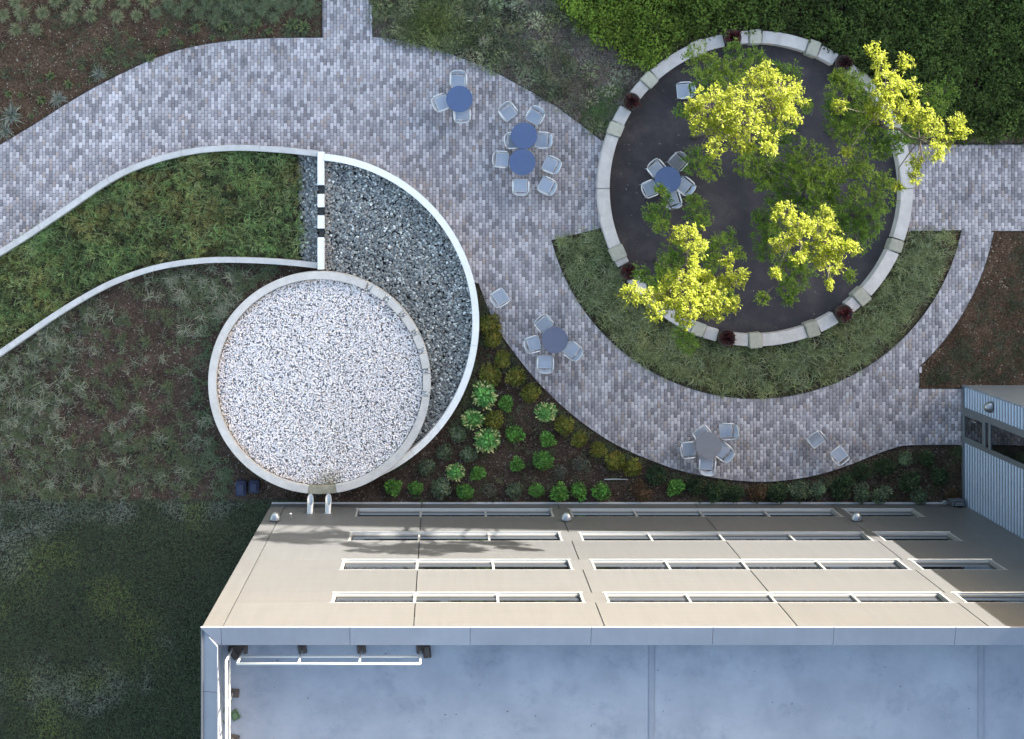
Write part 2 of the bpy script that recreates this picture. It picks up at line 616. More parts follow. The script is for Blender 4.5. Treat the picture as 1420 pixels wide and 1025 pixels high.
# ------------------------------------------------------------------ ground and planted beds
sheet('ground', [(-260, -260), (260, -260), (260, 260), (-260, 260)], -0.02, M['ground'])
sheet('planting_bed_upper_left', G2([(-300, -300), (470, -300), (470, 70), (300, 80), (0, 230), (-300, 390)]), 0.0, M['soil'])
sheet('planting_bed_upper', G2([(500, -300), (1760, -300), (1760, 215), (1560, 215), (1240, 215), (1047, 40), (850, 210), (500, 70)]), 0.0, M['soil_grey'])
sheet('planting_bed_swale', G2([(-300, 512)] + [(x, y) for x, y in reversed(WALL_UP)] + [(419, 212), (419, 367)] + WALL_LOW[1:] + [(-300, 675)]), 0.0, M['soil_green'])
sheet('planting_bed_left', G2([(-300, 678)] + [(x, y + 3) for x, y in reversed(WALL_LOW)] + [(443, 380), (443, 692), (-300, 692)]), 0.0, M['soil_dark'])
sheet('lawn', G2([(-300, 692), (420, 692), (420, 1400), (-300, 1400)]), 0.002, M['ground'])
sheet('planting_bed_crescent', G2(circ(RING_C, 295, 190, 352, 40) + circ(RING_C, 212, 352, 190, 40)), 0.0, M['soil_green'])
sheet('planting_bed_right', G2([(1255, 318), (1560, 318), (1560, 560), (1330, 560), (1262, 545), (1262, 500), (1330, 440)]), 0.003, M['soil'])
sheet('planting_bed_shrubs', G2([(443, 685), (560, 650), (640, 560), (664, 470), (660, 390), (700, 440), (800, 560), (900, 620), (1060, 650), (1200, 620), (1336, 610), (1336, 703), (443, 703)]), 0.003, M['soil_dark'])

# ------------------------------------------------------------------ paved path
path_o = sheet('path', path, 0.012, M['joint'])
PW, PL, GAP, PT = 0.1145, 0.222, 0.0105, 0.060
SHADES = [((0.465, 0.435, 0.465), 0.25), ((0.365, 0.342, 0.368), 0.30), ((0.292, 0.273, 0.298), 0.26), ((0.220, 0.205, 0.224), 0.13), ((0.33, 0.285, 0.28), 0.06)]


def make_pavers():
    P = np.array(path)
    A, B = P, np.roll(P, -1, 0)
    lo, hi = P.min(0), P.max(0)
    lo = np.maximum(lo, [-22.5, -12])
    hi = np.minimum(hi, [22.5, 13.6])
    nx = int((hi[0] - lo[0]) / PW) + 2
    ny = int((hi[1] - lo[1]) / PL) + 2
    ii, jj = np.meshgrid(np.arange(nx), np.arange(ny), indexing='ij')
    cx = (lo[0] + ii * PW).ravel()
    cy = (lo[1] + jj * PL + (ii % 2) * PL / 2).ravel()
    hw, hl = (PW - GAP) / 2, (PL - GAP) / 2
    corners = [(-hw, -hl), (hw, -hl), (hw, hl), (-hw, hl)]
    ins = np.stack([inside(cx + a, cy + b, path) for a, b in corners], 1)
    full, part = ins.all(1), ins.any(1) & ~ins.all(1)
    tone = fbm(cx, cy, 3.0, 5)
    idx = RNG.choice(len(SHADES), len(cx), p=[s[1] for s in SHADES])
    shade = np.array([s[0] for s in SHADES])[idx] * (0.92 + 0.16 * RNG.random(len(cx)))[:, None] * (0.86 + 0.28 * tone)[:, None]
    zt = PT + RNG.uniform(-0.003, 0.003, len(cx))
    fi = np.where(full)[0]
    d0 = np.hypot(cx[fi] - 2.0, cy[fi] - 3.2)
    order = fi[np.argsort(d0)]
    single, rest = order[:300], order[300:]
    # joined field of pavers, top face with a small chamfer
    n = len(rest)
    ch = 0.006
    V = np.zeros((n, 12, 3))
    for k, (a, b) in enumerate(corners):
        V[:, k] = np.stack([cx[rest] + a, cy[rest] + b, np.full(n, 0.005)], 1)
        V[:, 4 + k] = np.stack([cx[rest] + a, cy[rest] + b, zt[rest] - ch], 1)
        V[:, 8 + k] = np.stack([cx[rest] + a - math.copysign(ch, a), cy[rest] + b - math.copysign(ch, b), zt[rest]], 1)
    q = [(8, 9, 10, 11)]
    for k in range(4):
        k2 = (k + 1) % 4
        q += [(k, k2, 4 + k2, 4 + k), (4 + k, 4 + k2, 8 + k2, 8 + k)]
    q = np.array(q)
    F = (q[None] + (np.arange(n) * 12)[:, None, None]).reshape(-1, 4)
    C = np.repeat(shade[rest], 12, 0)
    me = np_mesh('paver_field', V.reshape(-1, 3), F, C, M['paver'], 4)
    o = link('paver_field', me, path_o)
    o['kind'] = 'stuff'
    # 300 pavers of their own, six shared meshes
    var = []
    for s in range(10):
        c = np.array(SHADES[s % 5][0]) * (0.9 + 0.2 * (s // 5))
        v = np.array([(a, b, z) for z, ins_ in ((-0.055, 0), (-ch, 0), (0, ch)) for a, b in [(aa - math.copysign(ins_, aa), bb - math.copysign(ins_, bb)) for aa, bb in corners]])
        var.append(np_mesh('paver', v, q, np.repeat(c[None], 12, 0), M['paver'], 4))
    for k in single:
        link('paver', var[idx[k] + 5 * int(RNG.integers(2))], path_o, (cx[k], cy[k], zt[k]))
    # cut pavers along the edges
    V, F, C = [], [], []
    for k in np.where(part)[0]:
        c = np.array([cx[k], cy[k]])
        AB = B - A
        t = np.clip(((c - A) * AB).sum(1) / np.maximum((AB * AB).sum(1), 1e-9), 0, 1)
        dd = np.hypot(*(A + AB * t[:, None] - c).T)
        e = int(np.argmin(dd))
        nrm = np.array([-AB[e][1], AB[e][0]])
        nrm /= np.linalg.norm(nrm) + 1e-9
        pr = [c + np.array(q_) for q_ in corners]
        s_in = [np.dot(p - A[e], nrm) for p, i_ in zip(pr, ins[k]) if i_]
        if sum(s_in) < 0: nrm = -nrm
        out = []
        for a in range(4):
            p, r = pr[a], pr[(a + 1) % 4]
            sp, sr = np.dot(p - A[e], nrm), np.dot(r - A[e], nrm)
            if sp >= 0: out.append(p)
            if sp * sr < 0: out.append(p + (r - p) * sp / (sp - sr))
        if len(out) < 3: continue
        b = len(V)
        m = len(out)
        V += [(*p, 0.005) for p in out] + [(*p, zt[k]) for p in out]
        F.append(tuple(b + m + i for i in range(m)))
        F += [(b + i, b + (i + 1) % m, b + m + (i + 1) % m, b + m + i) for i in range(m)]
        C += [tuple(shade[k])] * (2 * m)
    me = bpy.data.meshes.new('cut_pavers')
    me.from_pydata(V, [], F)
    at = me.color_attributes.new('Col', 'FLOAT_COLOR', 'POINT')
    at.data.foreach_set('color', np.array([(*c, 1) for c in C], dtype=np.float32).ravel())
    me.materials.append(M['paver'])
    o = link('cut_paver_border', me, path_o)
    o['kind'] = 'stuff'


make_pavers()


def edging(px, off=0.0):
    MB().ribbon(G2(px, 0.06), 0.018, 0.0, 0.066).build('edging', M['edging'], path_o)


edging(smooth_line(UPPER_EDGE, 4))
edging(smooth_line(MID_EDGE, 4))
edging(circ(RING_C, 291.5, 194.2, 348.6, 60))
edging(circ(RING_C, 336, 349, 312.3, 16))
edging(smooth_line(BOTTOM_EDGE, 4))
edging([(1274, 510), (1275, 525), (1275.6, 539)])
edging([(1275.6, 539), (1310, 539), (1335, 539)])
edging([(1267, 200.5), (1340, 200.5), (1520, 200.5)])
edging([(1263, 320.5), (1300, 320.5), (1333, 320.5)])
edging([(1377, 320.5), (1440, 320.5), (1520, 320.5)])
edging([(766, 333), (800, 325), (834, 316.5)])
edging([(447, 52), (447, -60), (447, -260)])
edging([(516.5, 51), (516.5, -60), (516.5, -260)])

# ------------------------------------------------------------------ seat wall ring, round terrace
ZR = 0.45
rc = tuple(G(*RING_C, ZR)[:2])
fz = (CAM_H - ZR) / CAM_H / PPM
R_IN, R_OUT = 202 * fz, 219 * fz
t = sheet('terrace_floor', [(rc[0] + 5.2 * math.cos(a * math.pi / 48), rc[1] + 5.2 * math.sin(a * math.pi / 48)) for a in range(96)], 0.024, M['asphalt'])
seat = tag(empty('seat_wall', (0, 0, 0)), 'circular pale stone seat wall with mossy blocks round the dark terrace', 'wall')
BLOCKS = [22.5, 45, 67.5, 90, 112.2, 134.2, 157, 205, 226.5, 248, 270, 292, 314.5, 338]
POTS = [55.0, 99.0, 145.2, 213.0, 258.6, 305.0]
POT_HALF = 3.0
cuts = sorted([(b - 2.55, b + 2.55, 'b') for b in BLOCKS] + [(p - POT_HALF, p + POT_HALF, 'p') for p in POTS] + [(0, 0.06, 'j'), (180, 180.06, 'j')])
for i, c in enumerate(cuts):
    nx_ = cuts[(i + 1) % len(cuts)]
    a0, a1 = c[1], nx_[0] + (360 if i == len(cuts) - 1 else 0)
    if a1 - a0 < 0.4: continue
    MB().arc(rc, R_IN, R_OUT, a0 + 0.06, a1 - 0.06, 0.0, ZR).build('capstone', M['capstone'], seat, bevel=0.012)
for i, b in enumerate(BLOCKS):
    a = math.radians(b)
    o = MB()
    n = 5
    w, d, h = 0.45 + random.uniform(-.04, .05), 0.50 + random.uniform(-.03, .06), ZR + 0.05 + random.uniform(0, .04)
    P, F = [], []
    for k in range(8):
        sx, sy, sz = (-1 if k & 1 else 1), (-1 if k & 2 else 1), (0 if k & 4 else 1)
        P.append((sx * d / 2 + random.uniform(-.015, .015), sy * w / 2 + random.uniform(-.015, .015), sz * h + random.uniform(-.008, .008) * sz))
    o.poly(P, [(0, 1, 3, 2), (4, 6, 7, 5), (0, 4, 5, 1), (2, 3, 7, 6), (0, 2, 6, 4), (1, 5, 7, 3)])
    rm = (R_IN + R_OUT) / 2
    b_o = o.build('stone_block', M['block'], seat, (rc[0] + rm * math.cos(a), rc[1] + rm * math.sin(a), 0.0), bevel=0.03)
    b_o.rotation_euler.z = a + random.uniform(-.09, .09)

# ------------------------------------------------------------------ rain garden: basin, crescent, divider, swale walls
def wall_part(name, line_px, z, wpx, label):
    w = wpx * (CAM_H - z) / CAM_H / PPM
    r = tag(empty(name, (0, 0, 0)), label, 'wall')
    L = G2(smooth_line(line_px, 5), z)
    step = 13
    for i in range(0, len(L) - 1, step):
        seg = [Vector(p) for p in L[i:i + step + 1]]
        if len(seg) < 2: continue
        d = (seg[0] - seg[1]).normalized()
        seg[0] = seg[0] - d * 0.004
        MB().ribbon(seg, w, 0.0, z).build('wall_section', M['swale_wall'], r, bevel=0.01)
    return r


wall_part('garden_wall', WALL_UP, 0.45, 8.2, 'curved pale low wall between grassy swale and paved path')
wall_part('garden_wall', WALL_LOW, 0.42, 8.0, 'curved pale low wall between grassy swale and brown mulch bed')

ZC = 0.60
fc = (CAM_H - ZC) / CAM_H / PPM
cc = tuple(G(430, 447, ZC)[:2])
cres = tag(empty('crescent_wall'), 'white curved wall holding the crescent of dark pebbles', 'wall')
for a0, a1 in ((85.2, 40), (39.95, -8), (-8.05, -52), (-52.05, -84)):
    MB().arc(cc, 225.2 * fc, 234.6 * fc, a0, a1, 0.0, ZC).build('wall_section', M['white_wall'], cres, bevel=0.012)
div = tag(empty('divider_wall'), 'straight white wall with three notches beside dark pebbles', 'wall')
for y0, y1 in ((210.3, 256.6), (269, 287.4), (298.7, 317), (329.4, 374)):
    a, b = G(440.2, y0, ZC), G(449.2, y1, ZC)
    MB().box(a.x, b.x, b.y, a.y, 0.0, ZC).build('wall_section', M['white_wall'], div, bevel=0.012)
for y0, y1 in ((256.6, 269), (287.4, 298.7), (317, 329.4)):
    a, b = G(440.6, y0 - 1, ZC), G(448.8, y1 + 1, ZC)
    MB().box(a.x, b.x, b.y, a.y, 0.0, 0.16).build('weir', M['pebble_bed'], div)

ZB = 0.90
fb = (CAM_H - ZB) / CAM_H / PPM
bc = tuple(G(443, 531, ZB)[:2])
RB0, RB1 = 143.5 * fb, 154.5 * fb
basin = tag(empty('gravel_basin'), 'round concrete basin filled with white gravel beside the building', 'basin')
NOTCH = [62.8, 51.3, 39.5, 27.7, 17.2, 6.1, -6.2]
HN = 1.55
MB().arc(bc, RB0, RB1, NOTCH[0] + HN, 264, 0.62, ZB).build('rim', M['rim'], basin, bevel=0.012)
MB().arc(bc, RB0, RB1, 264.05, 278.9, 0.62, ZB).build('stained_rim', M['stain'], basin, bevel=0.012)
MB().arc(bc, RB0, RB1, 278.95, 360 + NOTCH[-1] - HN, 0.62, ZB).build('rim', M['rim'], basin, bevel=0.012)
for i in range(len(NOTCH) - 1):
    MB().arc(bc, RB0, RB1, NOTCH[i + 1] + HN, NOTCH[i] - HN, 0.62, ZB).build('rim_block', M['rim'], basin, bevel=0.012)
MB().lathe([(RB0 + 0.004, 0.0), (RB1 - 0.004, 0.0), (RB1 - 0.004, 0.622), (RB0 + 0.004, 0.622), (RB0 + 0.004, 0.0)], 128, bc).build('basin_wall', M['rim'], basin)
MB().lathe([(RB0 + 0.01, 0.55), (RB0 + 0.01, 0.60), (0.0, 0.60)], 96, bc).build('gravel_bed', M['gravel_bed'], basin)


# stones -------------------------------------------------------------
def ico(sub=1):
    bm = bmesh.new()
    bmesh.ops.create_icosphere(bm, subdivisions=sub, radius=1.0)
    V = np.array([v.co for v in bm.verts])
    F = np.array([[v.index for v in f.verts] for f in bm.faces])
    bm.free()
    return V, F


ICO = ico(1)


def stones(name, pos, size, color, parent, flat=0.65):
    n = len(pos)
    v, f = ICO
    sc = size[:, None] * np.stack([RNG.uniform(0.8, 1.35, n), RNG.uniform(0.7, 1.1, n), RNG.uniform(flat * .8, flat * 1.2, n)], 1)
    az = RNG.uniform(0, 2 * np.pi, n)
    tl = RNG.normal(0, 0.35, n)
    X = v[None] * sc[:, None, :] * (1 + RNG.uniform(-.12, .12, (n, len(v), 1)))
    ct, st = np.cos(tl)[:, None], np.sin(tl)[:, None]
    y = X[..., 1] * ct - X[..., 2] * st
    z = X[..., 1] * st + X[..., 2] * ct
    ca, sa = np.cos(az)[:, None], np.sin(az)[:, None]
    Y = np.stack([X[..., 0] * ca - y * sa, X[..., 0] * sa + y * ca, z], -1) + pos[:, None]
    T = (f[None] + (np.arange(n) * len(v))[:, None, None]).reshape(-1, 3)
    me = np_mesh(name, Y.reshape(-1, 3), T, np.repeat(color, len(v), 0), M['gravel'])
    me.polygons.foreach_set('use_smooth', np.ones(len(me.polygons), dtype=bool))
    o = link(name, me, parent)
    o['kind'] = 'stuff'
    return o


def disc_pts(n, r):
    a, q = RNG.uniform(0, 2 * np.pi, n), np.sqrt(RNG.uniform(0, 1, n)) * r
    return np.stack([q * np.cos(a), q * np.sin(a)], 1)


# white gravel
n = 36000
p = disc_pts(n, RB0 - 0.02)
z = 0.62 + RNG.uniform(0, 0.075, n) + 0.05 * fbm(p[:, 0], p[:, 1], 1.2, 3)
col = np.array([[0.92, 0.87, 0.88]]) * RNG.uniform(0.80, 1.10, n)[:, None]
col *= np.where(RNG.random(n) < 0.035, 0.5, 1.0)[:, None]
warm = RNG.random(n) < 0.025
col[warm] *= np.array([0.92, 0.80, 0.62])
ex, ey = G(457, 668, 0.7)[:2]
dist = np.hypot((p[:, 0] + bc[0] - ex) / 0.55, (p[:, 1] + bc[1] - ey) / 0.5)
st = np.clip(1.1 - dist, 0, 1)[:, None] * (0.5 + 0.5 * RNG.random(n))[:, None]
col = col * (1 - st) + col * np.array([0.42, 0.38, 0.24]) * st
rim_d = np.hypot(p[:, 0], p[:, 1]) > RB0 - 0.12 * RNG.random(n)
lft = p[:, 0] < 0
col[rim_d & lft] *= np.array([0.92, 0.84, 0.74])
stones('white_gravel', np.column_stack([p[:, 0] + bc[0], p[:, 1] + bc[1], z]), RNG.uniform(0.018, 0.031, n), col, basin, 0.75)
# gravel lying in the notches
gp, gc = [], []
for a in NOTCH:
    for k in range(34):
        r, b = RNG.uniform(RB0, RB1 - 0.02), math.radians(a + RNG.uniform(-HN, HN))
        gp.append((bc[0] + r * math.cos(b), bc[1] + r * math.sin(b), 0.64 + RNG.uniform(0, .03)))
        gc.append([0.8 * RNG.uniform(.5, 1.1)] * 3)
stones('notch_gravel', np.array(gp), RNG.uniform(0.025, 0.042, len(gp)), np.array(gc), basin, 0.75)

# dark pebbles of the crescent
peb = tag(empty('pebble_crescent'), 'crescent bed of dark grey rounded pebbles inside white wall', 'pebble bed')
inner_c, inner_r = np.array(bc), RB1
crescent_px = circ((430, 447), 226, 86.7, -86, 60) + [(449, 683), (449, 213)]
cpoly = G2(crescent_px, 0.3)


def in_basin(x, y):
    return np.hypot(x - bc[0], y - bc[1]) < RB1 + 0.02


def out_crescent(x, y):
    return in_basin(x, y) | (np.hypot(x - cc[0], y - cc[1]) > 225 * fc) | (x < G(449, 300, ZC).x)


MB().poly([(x, y, 0.06) for x, y in G2(circ((430, 447), 228, 86, -84, 50) + [(443, 690), (443, 213)], 0.1)], [tuple(range(53))]).build('pebble_base', M['pebble_bed'], peb)


def pebble_cols(n, lo=0.05):
    base = np.array([[0.14, 0.15, 0.16], [0.22, 0.235, 0.24], [0.33, 0.35, 0.35], [0.60, 0.62, 0.62], [0.22, 0.205, 0.19]])
    i = RNG.choice(5, n, p=[0.27, 0.36, 0.25, 0.06, 0.06])
    return base[i] * RNG.uniform(0.8, 1.45, n)[:, None]


n = 12500
p = scatter(cpoly, n, None, out_crescent)
rr = np.hypot(p[:, 0] - cc[0], p[:, 1] - cc[1])
pc = pebble_cols(n)
near = (p[:, 0] < G(460, 300, .2).x) & (RNG.random(n) < 0.6)
pc[near] = np.array([0.36, 0.34, 0.32]) * RNG.uniform(.6, 1.2, near.sum())[:, None]
stones('dark_pebbles', np.column_stack([p, 0.10 + RNG.uniform(0, 0.09, n)]), RNG.uniform(0.028, 0.058, n), pc, peb, 0.6)
# pebble strip on the swale side of the divider, shadow painted as darker tones
strip = tag(empty('pebble_strip'), 'narrow strip of shadow-darkened pebbles between swale grass and notched wall', 'pebble bed')
spoly = G2([(417, 213), (440.5, 215), (440.5, 366), (419, 364)], 0.15)
MB().poly([(x, y, 0.05) for x, y in spoly], [(0, 1, 2, 3)]).build('pebble_base', M['pebble_bed'], strip)
n = 1500
p = scatter(spoly, n)
p[:, 0] += (p[:, 0] < spoly[0][0] + 0.12) * RNG.uniform(-.12, .05, n)
stones('dark_pebbles', np.column_stack([p, 0.08 + RNG.uniform(0, 0.06, n)]), RNG.uniform(0.03, 0.06, n), pebble_cols(n) * 0.7, strip, 0.6)

# ------------------------------------------------------------------ main building
ZT = 14.40            # top of the coping
YF = G(0, 698.5).y    # front face
XL, XR = -5.90, 18.03
bld = tag(empty('office_building', (0, 0, 0)), 'long flat-roofed building with cream metal facade and ribbon windows', 'building')
ux = lambda a: a / PPM
ROWS = [(0.83, 2.04), (4.25, 5.39), (7.68, 8.83), (11.19, 12.13)]
WINS = [(-116, 149, [-29, 58.8]), (173, 533, [261, 350, 438]), (546, 642, [])]
JOINTS = [-236, -216, -28, 160, 350, 538, 721]
DEPTH = 0.10
MB().box(XL + 0.03, XR - 0.01, YF - 26, YF - 0.40, 0.0, 13.24).build('wall_core', M['core'], bld)
MB().box(XL + 0.001, XL + 0.03, YF - 26, YF - 0.041, 0.0, ZT - 0.08).build('side_wall', M['facade'], bld)
z_edges = [0.0] + [z for r in ROWS for z in r] + [ZT - 0.085]
JG = 0.014


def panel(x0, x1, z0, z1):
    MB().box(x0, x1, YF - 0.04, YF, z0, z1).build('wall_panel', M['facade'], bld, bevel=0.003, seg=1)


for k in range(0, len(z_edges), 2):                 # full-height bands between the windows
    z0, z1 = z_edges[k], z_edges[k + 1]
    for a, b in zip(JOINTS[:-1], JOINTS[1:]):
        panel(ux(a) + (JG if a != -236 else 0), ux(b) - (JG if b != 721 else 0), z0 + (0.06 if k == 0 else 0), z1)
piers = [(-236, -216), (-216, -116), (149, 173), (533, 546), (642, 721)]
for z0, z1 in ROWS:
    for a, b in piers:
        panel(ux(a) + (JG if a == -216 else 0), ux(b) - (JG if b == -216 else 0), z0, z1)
# dark backing seen in the joints
MB().box(XL + 0.04, ux(-116) - .05, YF - 0.30, YF - 0.055, 0.0, ZT - 0.3).build('backing', M['core'], bld)
for z0, z1 in zip([0.0] + [r[1] for r in ROWS], [r[0] for r in ROWS] + [ZT - 0.3]):
    MB().box(ux(-116) - .05, XR - 0.02, YF - 0.30, YF - 0.055, z0 + (0.03 if z0 else 0), z1 - 0.03).build('backing', M['core'], bld)
for z0, z1 in ROWS:
    for a, b, ms in WINS:
        x0, x1 = ux(a), ux(b)
        w = empty('window', (0, 0, 0))
        w.parent = bld
        yb = YF - DEPTH
        MB().box(x0 - 0.04, x1 + 0.04, yb - 0.05, YF + 0.012, z0 - 0.03, z0 + 0.004).build('sill', M['sill'], w, bevel=0.004, seg=1)
        MB().box(x0 + 0.06, x1 - 0.06, yb - 0.01, yb + 0.045, z0 + 0.006, z0 + 0.03).build('bottom_rail', M['white_frame'], w, bevel=0.004, seg=1)
        MB().box(x0 - 0.04, x1 + 0.04, yb - 0.05, YF + 0.004, z1 - 0.004, z1 + 0.03).build('window_head', M['white_frame'], w)
        for s, xx in ((-1, x0), (1, x1)):
            MB().box(min(xx, xx - s * 0.06), max(xx, xx - s * 0.06), yb - 0.04, YF + 0.010, z0 + 0.005, z1 - 0.005).build('jamb', M['white_frame'], w)
        xs = [x0 + 0.06] + [ux(m) for m in ms] + [x1 - 0.06]
        for m in ms:
            MB().box(ux(m) - 0.035, ux(m) + 0.035, yb - 0.02, yb + 0.06, z0 + 0.032, z1 - 0.006).build('mullion', M['white_frame'], w, bevel=0.004, seg=1)
        for c, d in zip(xs[:-1], xs[1:]):
            MB().box(c + 0.036, d - 0.036, yb - 0.012, yb, z0 + 0.05, z1 - 0.004).build('pane', M['glass'], w)
        MB().box(x0 - .03, x1 + .03, YF - 0.39, YF - 0.37, z0 - 0.1, z1 + 0.1).build('blind', M['core'], w)
# base flashing
MB().box(XL, XR - 0.02, YF - 0.02, YF + 0.055, 0.0, 0.055).build('base_flashing', M['swale_wall'], bld, bevel=0.005, seg=1)
# roof: coping, parapet, membrane
ZRF = 13.36
yi = -(897 - NY) / PPM * (CAM_H - ZT) / CAM_H
xi = (301.5 - NX) / PPM * (CAM_H - ZT) / CAM_H
kz = PPM * CAM_H / (CAM_H - ZT)
cx_px = [280, 306, 485, 652, 820, 989, 1157, 1326, 1440]


def coping_piece(pts_out, pts_in):
    """slopes gently inwards; outer edge folded down"""
    (ax, ay), (bx, by) = pts_out
    (cx_, cy_), (dx_, dy_) = pts_in
    mb = MB()
    mb.poly([(ax, ay, ZT), (bx, by, ZT), (dx_, dy_, ZT - 0.13), (cx_, cy_, ZT - 0.13),
             (ax, ay, ZT - 0.10), (bx, by, ZT - 0.10), (dx_, dy_, ZT - 0.20), (cx_, cy_, ZT - 0.20)],
            [(0, 1, 2, 3), (7, 6, 5, 4), (0, 4, 5, 1), (3, 2, 6, 7), (0, 3, 7, 4), (1, 5, 6, 2)])
    mb.build('coping', M['coping'], bld, bevel=0.006, seg=1)


yo, xo = YF + 0.030, XL - 0.025
for a, b in zip(cx_px[:-1], cx_px[1:]):
    x0, x1 = (a - NX) / kz, (b - NX) / kz
    last = b == 1440
    if a == 280:
        coping_piece([(xo, yo), (x1 - .004, yo)], [(xi, yi), (x1 - .004, yi)])
    else:
        x1 = min(x1, XR - 0.02)
        coping_piece([(x0 + .004, yo), (x1 - .004, yo)], [(x0 + .004, yi), (x1 - .004, yi)])
yy = yo
k = 0
while yy > -34:
    y2 = yy - (1.95 if k else 1.6)
    if k == 0:
        coping_piece([(xi, yi - .004), (xi, y2 + .004)], [(xo, yo - 0.03), (xo, y2 + .004)])
    else:
        coping_piece([(xi, yy - .004), (xi, y2 + .004)], [(xo, yy - .004), (xo, y2 + .004)])
    yy = y2
    k += 1
MB().box(XL + 0.035, XR - 0.03, yi + 0.03, YF - 0.05, 13.26, ZT - 0.21).build('parapet', M['roof_seam'], bld)
MB().box(XL + 0.035, xi - 0.03, -34, yi + 0.028, 13.26, ZT - 0.215).build('parapet', M['roof_seam'], bld)
MB().box(xi - 0.03, XR - 0.03, -34, yi + 0.03, 13.25, ZRF).build('roof_membrane', M['roof'], bld)
kr = PPM * CAM_H / (CAM_H - ZRF)
for xpx in (903.5, 1360):
    xw = (xpx - NX) / kr
    MB().box(xw - 0.075, xw + 0.075, -34, yi + 0.02, ZRF + 0.001, ZRF + 0.02).build('roof_seam', M['roof_seam'], bld, bevel=0.01)

# guard rails on the roof -------------------------------------------------
def guardrail(name, p0, p1, npost, label, ends=True):
    g = tag(empty(name, (p0[0], p0[1], ZRF)), label, 'railing', 'guardrails on the roof')
    d = Vector((p1[0] - p0[0], p1[1] - p0[1], 0))
    for zz in (0.55, 1.10):
        MB().tube([(0, 0, zz), (d.x, d.y, zz)], 0.03, 10).build('rail', M['rail'], g, smooth=True)
    for i in range(npost):
        q = d * (i / (npost - 1))
        MB().tube([(q.x, q.y, 0.03), (q.x, q.y, 1.10)], 0.028, 10).build('post', M['rail'], g, smooth=True)
        # flat rubber foot with a tongue towards the parapet
        n = Vector((-d.y, d.x, 0)).normalized()
        a = math.atan2(n.y, n.x)
        mb = MB()
        mb.box(-0.10, 0.17, -0.11, 0.11, 0.0, 0.045).box(0.02, 0.10, -0.05, 0.05, 0.045, 0.08)
        f = mb.build('base_plate', M['rubber'], g, (q.x, q.y, 0.0), bevel=0.015)
        f.rotation_euler.z = a + random.uniform(-.25, .25)
    return g


kt = PPM * CAM_H / (CAM_H - ZRF - 1.1)
ry = -(920.5 - NY) / kt
guardrail('guardrail', ((329 - NX) / kt, ry), ((582.5 - NX) / kt, ry), 4, 'white tubular guardrail parallel to the cream facade on the roof')
rx = (313.5 - NX) / kt
guardrail('guardrail', (rx, -(917 - NY) / kt), (rx, -(917 - NY) / kt - 4.6), 5, 'white tubular guardrail along the side edge of the roof')


def small_box(name, px, py, z, sx, sy, sz, rot, mat, label, cat, group=None):
    o = MB().box(-sx / 2, sx / 2, -sy / 2, sy / 2, 0, sz * .8)
    o.box(-sx * .38, sx * .38, -sy * .38, sy * .38, sz * .8, sz)
    b = o.build(name, mat, None, G(px, py, z), bevel=min(sx, sy, sz) * .12)
    b.rotation_euler.z = rot
    return tag(b, label, cat, group)


small_box('ballast_block', 592, 902, ZRF, .2, .34, .12, .1, M['rubber'], 'dark ballast block on the roof next to guardrail end', 'block')
small_box('ballast_block', 325.5, 904.5, ZRF, .2, .32, .14, .6, M['rubber'], 'tilted dark ballast block in the roof corner', 'block')
small_box('ballast_block', 326.5, 991, ZRF, .2, .24, .10, .5, M['cable'], 'small greenish block beside the side guardrail on the roof', 'block')
cb = MB()
base = G(317, 985, ZRF)
cb.tube([(base.x + 0.13 * math.sin(t_ * .55) - .05, base.y + .45 - t_ * 0.07, ZRF + 0.02) for t_ in range(14)], 0.014, 6)
tag(cb.build('cable', M['cable'], None, smooth=True), 'green cable curling on the roof by the side guardrail', 'cable')

# dome wall lamps --------------------------------------------------------
def dome_lamp(loc, rz, label):
    o = empty('wall_lamp', loc, rz)
    tag(o, label, 'lamp', 'dome wall lamps')
    MB().lathe([(0.0, 0.0), (0.10, 0.0), (0.10, 0.05), (0.0, 0.05)], 20).build('wall_plate', M['steel'], o).rotation_euler.x = -math.pi / 2
    P, F = [], []
    nu, nv = 18, 10
    for i in range(nv + 1):
        th = math.pi / 2 * i / nv
        for j in range(nu + 1):
            ph = math.pi * j / nu
            P.append((0.19 * math.cos(ph) * math.cos(th), 0.05 + 0.25 * math.sin(ph) * math.cos(th), 0.16 * math.sin(th)))
    for i in range(nv):
        for j in range(nu):
            a = i * (nu + 1) + j
            F.append((a, a + 1, a + nu + 2, a + nu + 1))
    mb = MB().poly(P, F)
    # underside and flat back
    mb.poly([P[j] for j in range(nu + 1)], [tuple(range(nu, -1, -1))])
    mb.build('dome_shade', M['lamp'], o, smooth=False)
    for pl in o.children[1].data.polygons: pl.use_smooth = len(pl.vertices) == 4
    return o


ZL = 2.70
kl = PPM * CAM_H / (CAM_H - ZL)
for px, lb in ((381.5, 'silver dome lamp on the facade beside the drain spouts'),
               (785.5, 'silver dome lamp between the two longest low ribbon windows'),
               (1188, 'silver dome lamp on the shaded facade near the ribbed wall')):
    dome_lamp(((px - NX) / kl, YF + 0.001, ZL), 0.0, lb)
XW = G(1335, 600).x
dome_lamp((XW - 0.032, G(0, 549).y, 2.75), math.pi / 2, 'dome lamp on the ribbed blue-grey wall above the path end')

